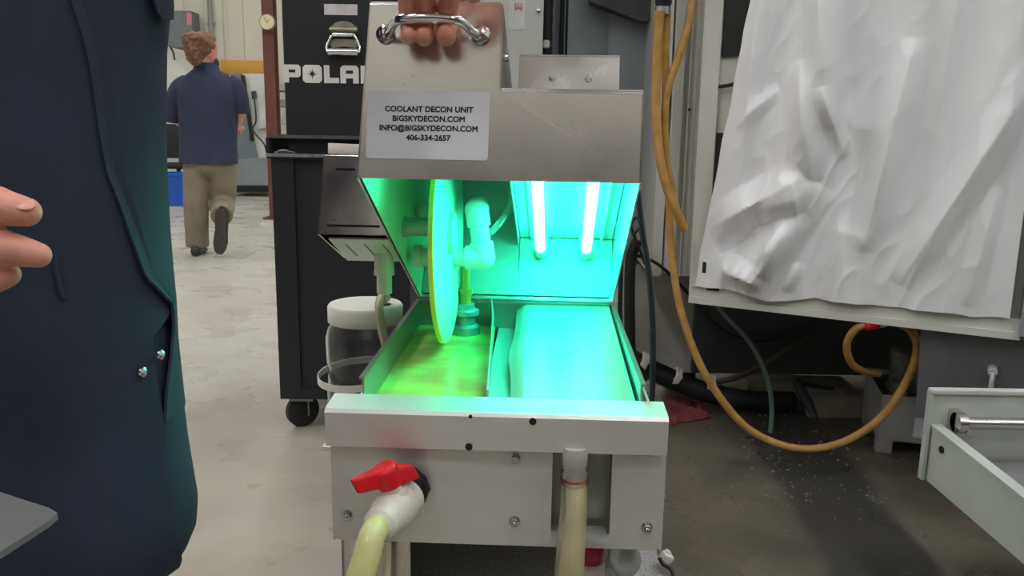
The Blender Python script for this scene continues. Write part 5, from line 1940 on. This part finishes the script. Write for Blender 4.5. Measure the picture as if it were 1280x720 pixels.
# ---- man walking away
wk = empty('person', 'person in navy shirt and khaki trousers walking away across the hall', 'person', atz(248, 318, 0))
wk.name = 'person'
wo = wk.location.copy()
tw = lambda v: v - wo
YW = 6.90
def K(px, py, dy=0.0):
    return at(px, py, YW + dy)
hips = K(262, 196)
bw = skin_mesh([(hips, 0.13), (K(262, 160), 0.13), (K(262, 118), 0.14), (K(258, 92, .02), 0.06), (K(257, 82, .02), 0.055),
                (K(226, 106), 0.06), (K(218, 146, .04), 0.045), (K(232, 160, .26), 0.032), (K(236, 160, .34), 0.03),
                (K(293, 106), 0.06), (K(300, 143, .05), 0.045), (K(296, 158, .28), 0.032), (K(290, 160, .36), 0.03),
                (K(248, 204), 0.085), (K(246, 252, -.02), 0.058), (K(248, 303, .0), 0.04), (K(247, 314, .10), 0.025),
                (K(277, 204), 0.085), (K(279, 250, .10), 0.058), (K(277, 270, -.20), 0.036), (K(276, 292, -.15), 0.022)],
               [(0, 1), (1, 2), (2, 3), (3, 4), (2, 5), (5, 6), (6, 7), (7, 8), (2, 9), (9, 10), (10, 11), (11, 12), (0, 13), (13, 14), (14, 15), (15, 16), (0, 17), (17, 18), (18, 19), (19, 20)])
hc_ = K(257, 63, .01)
hm_, HP2 = head_mesh(hc_, 0.235, (0.45, 0.9, -0.1))
hm_.mesh(bw)
# hands with fingers
for w_, d_ in ((K(296, 158, .28), Vector((-0.05, 0.16, -0.03))), (K(232, 160, .26), Vector((0.05, 0.16, -0.02)))):
    hh_ = MB()
    s_ = d_.cross(Vector((0, 0, 1))).normalized()
    hh_.ball(w_ + d_ * 0.35, (0.036, 0.05, 0.02), 14)
    for k in range(4):
        b0 = w_ + d_ * 0.6 + s_ * (k - 1.5) * 0.019
        ln = (0.9, 1.0, 0.95, 0.75)[k]
        hh_.tube([b0, b0 + d_ * 0.25 * ln + Vector((0, 0, -0.012)), b0 + d_ * 0.35 * ln + Vector((0, 0, -0.04))], [0.0095, 0.009, 0.008], 10, smooth=3)
    hh_.tube([w_ + d_ * 0.25 + s_ * 0.03, w_ + d_ * 0.5 + s_ * 0.055, w_ + d_ * 0.75 + s_ * 0.05], [0.012, 0.011, 0.009], 10)
    hm_.bm.from_mesh(remeshed(hh_, 0.004, 1))
bw_ = hm_.build('body', SKIN, wk, 60, tw)
eyes(HP2, 0.235, bw_, wo)
m = MB()
for x, y, z, rx in ((0, -0.10, 0.20, 0.40), (0, -0.20, 0.05, 0.36), (0.20, -0.05, 0.16, 0.22), (-0.22, -0.05, 0.16, 0.20), (0, 0.1, 0.36, 0.26)):
    m.ball(HP2(x, y, z), (rx * 0.235,) * 3, 20)
hb_ = remeshed(m, 0.006, 2)
m = MB().mesh(hb_)
for v in m.bm.verts:
    v.co += Vector((noise.noise(v.co * 30), noise.noise(v.co * 30 + Vector((5, 0, 0))), noise.noise(v.co * 22))) * 0.008
m.build('hair', HAIR, bw_, 80, tw)
m = MB()
pc_ = K(243, 62, -.15)
for k in range(7):
    m.ball(pc_ + Vector((noise.noise(Vector((k, 1, 1))) * 0.05, noise.noise(Vector((k, 5, 1))) * 0.05, -0.02 * k + 0.07)), (0.092 - 0.005 * k, 0.085, 0.07), 16)
hb_ = remeshed(m, 0.006, 2)
m = MB().mesh(hb_)
for v in m.bm.verts:
    v.co += Vector((noise.noise(v.co * 40), noise.noise(v.co * 40 + Vector((5, 0, 0))), noise.noise(v.co * 18))) * 0.014
m.build('ponytail', HAIR, bw_, 80, tw)
m = MB()
for k in range(5):
    m.ball(HP2(0.12 * (k - 2) * 0.9, 0.34 - 0.05 * abs(k - 2), -0.40), (0.03, 0.03, 0.045), 12)
m.build('beard', HAIRD, bw_, 60, tw)
# shirt
m = MB()
rings = []
for py, xl, xr, d in ((204, 226, 296, .165), (196, 226, 296, .16), (180, 226, 295, .14), (160, 225, 296, .14), (140, 224, 297, .145), (122, 222, 298, .145), (110, 220, 299, .14), (101, 224, 296, .12), (94, 234, 284, .115), (87, 243, 273, .105), (79, 245, 271, .10)):
    l_, r_ = K(xl, py), K(xr, py)
    c = (l_ + r_) / 2
    hw = (r_.x - l_.x) / 2
    ring = []
    for j in range(40):
        a = 2 * PI * j / 40
        cc, ss = math.cos(a), math.sin(a)
        k = max(0, (py - 130) / 75)
        fold = 0.010 * math.sin(a * 7 + py * 0.04) * (0.3 + k) if ss < 0 else 0
        ring.append(Vector((c.x + hw * math.copysign(abs(cc) ** 0.8, cc), c.y + (d + fold) * math.copysign(abs(ss) ** 0.8, ss), c.z)))
    rings.append(ring)
m.loft(rings, cap=False)
m.tube([K(236, 104), K(226, 112), K(218, 130, .02), K(217, 150, .06)], [0.075, 0.085, 0.082, 0.076], 20, smooth=5)
m.tube([K(286, 104), K(293, 110), K(299, 126, .02), K(300, 140, .04)], [0.075, 0.082, 0.076, 0.070], 20, smooth=5)
sh = m.build('shirt', NAVYS, wk, 60, tw)
# trousers
m = MB()
m.ball(K(262, 204), (0.195, 0.14, 0.13), 26)
m.tube([K(248, 200), K(246, 225, -.01), K(245, 254, -.02), K(246, 285, -.01), K(247, 308, .0)], [0.115, 0.108, 0.100, 0.096, 0.092], 22, smooth=6)
m.tube([K(277, 200), K(279, 228, .04), K(279, 250, .08), K(278, 262, -.05), K(277, 270, -.18)], [0.115, 0.108, 0.100, 0.094, 0.086], 22, smooth=6)
tm_ = remeshed(m, 0.012, 3)
m = MB().mesh(tm_)
for v in m.bm.verts:
    v.co += Vector((0, 1, 0)) * 0.012 * noise.noise(Vector((v.co.x * 14, v.co.z * 9, 3)))
m.build('trousers', KHAKI, wk, 60, tw)
m = MB()
g = atz(248, 319, 0)
shoe(m, g + Vector((0, -0.06, 0)), g + Vector((-0.03, 0.20, 0)), (0, 0, 1), 0.052)
m.build('shoe', SHOE, wk, 50, tw)
m = MB()
hl, to2 = K(276, 266, -.26), K(275, 316, -.16)
shoe(m, hl, to2, (0.05, 0.9, 0.15), 0.05)
s2 = m.build('shoe', SHOE, wk, 50, tw)
m = MB()
dd2 = (to2 - hl)
sd2 = dd2.cross(Vector((0.05, 0.9, 0.15))).normalized()
rings = []
for t_, ww in ((-0.09, .5), (0.0, .78), (0.2, .85), (0.4, .78), (0.6, .95), (0.8, 1.02), (0.95, .8), (1.02, .4)):
    c = hl + dd2 * t_
    n2 = sd2.cross(dd2).normalized()
    if n2.y > 0: n2 = -n2
    rings.append([c - sd2 * 0.05 * ww + n2 * 0.001, c + sd2 * 0.05 * ww + n2 * 0.001, c + sd2 * 0.05 * ww + n2 * 0.016, c - sd2 * 0.05 * ww + n2 * 0.016])
m.loft(rings)
m.build('sole', SOLE, s2, 30, tw)

# ------------------------------------------------------------------ light and view
w = D.worlds.new('world')
sc.world = w
w.use_nodes = True
w.node_tree.nodes['Background'].inputs['Color'].default_value = (0.8, 0.85, 0.9, 1)
w.node_tree.nodes['Background'].inputs['Strength'].default_value = 0.3
vs = sc.view_settings
vs.view_transform = 'Standard'
vs.look = 'None'
vs.exposure = 0.0
vs.gamma = 1.0
vs.use_curve_mapping = False
sc.cycles.use_denoising = True
sc.cycles.max_bounces = 10
sc.cycles.transmission_bounces = 8
sc.cycles.transparent_max_bounces = 12
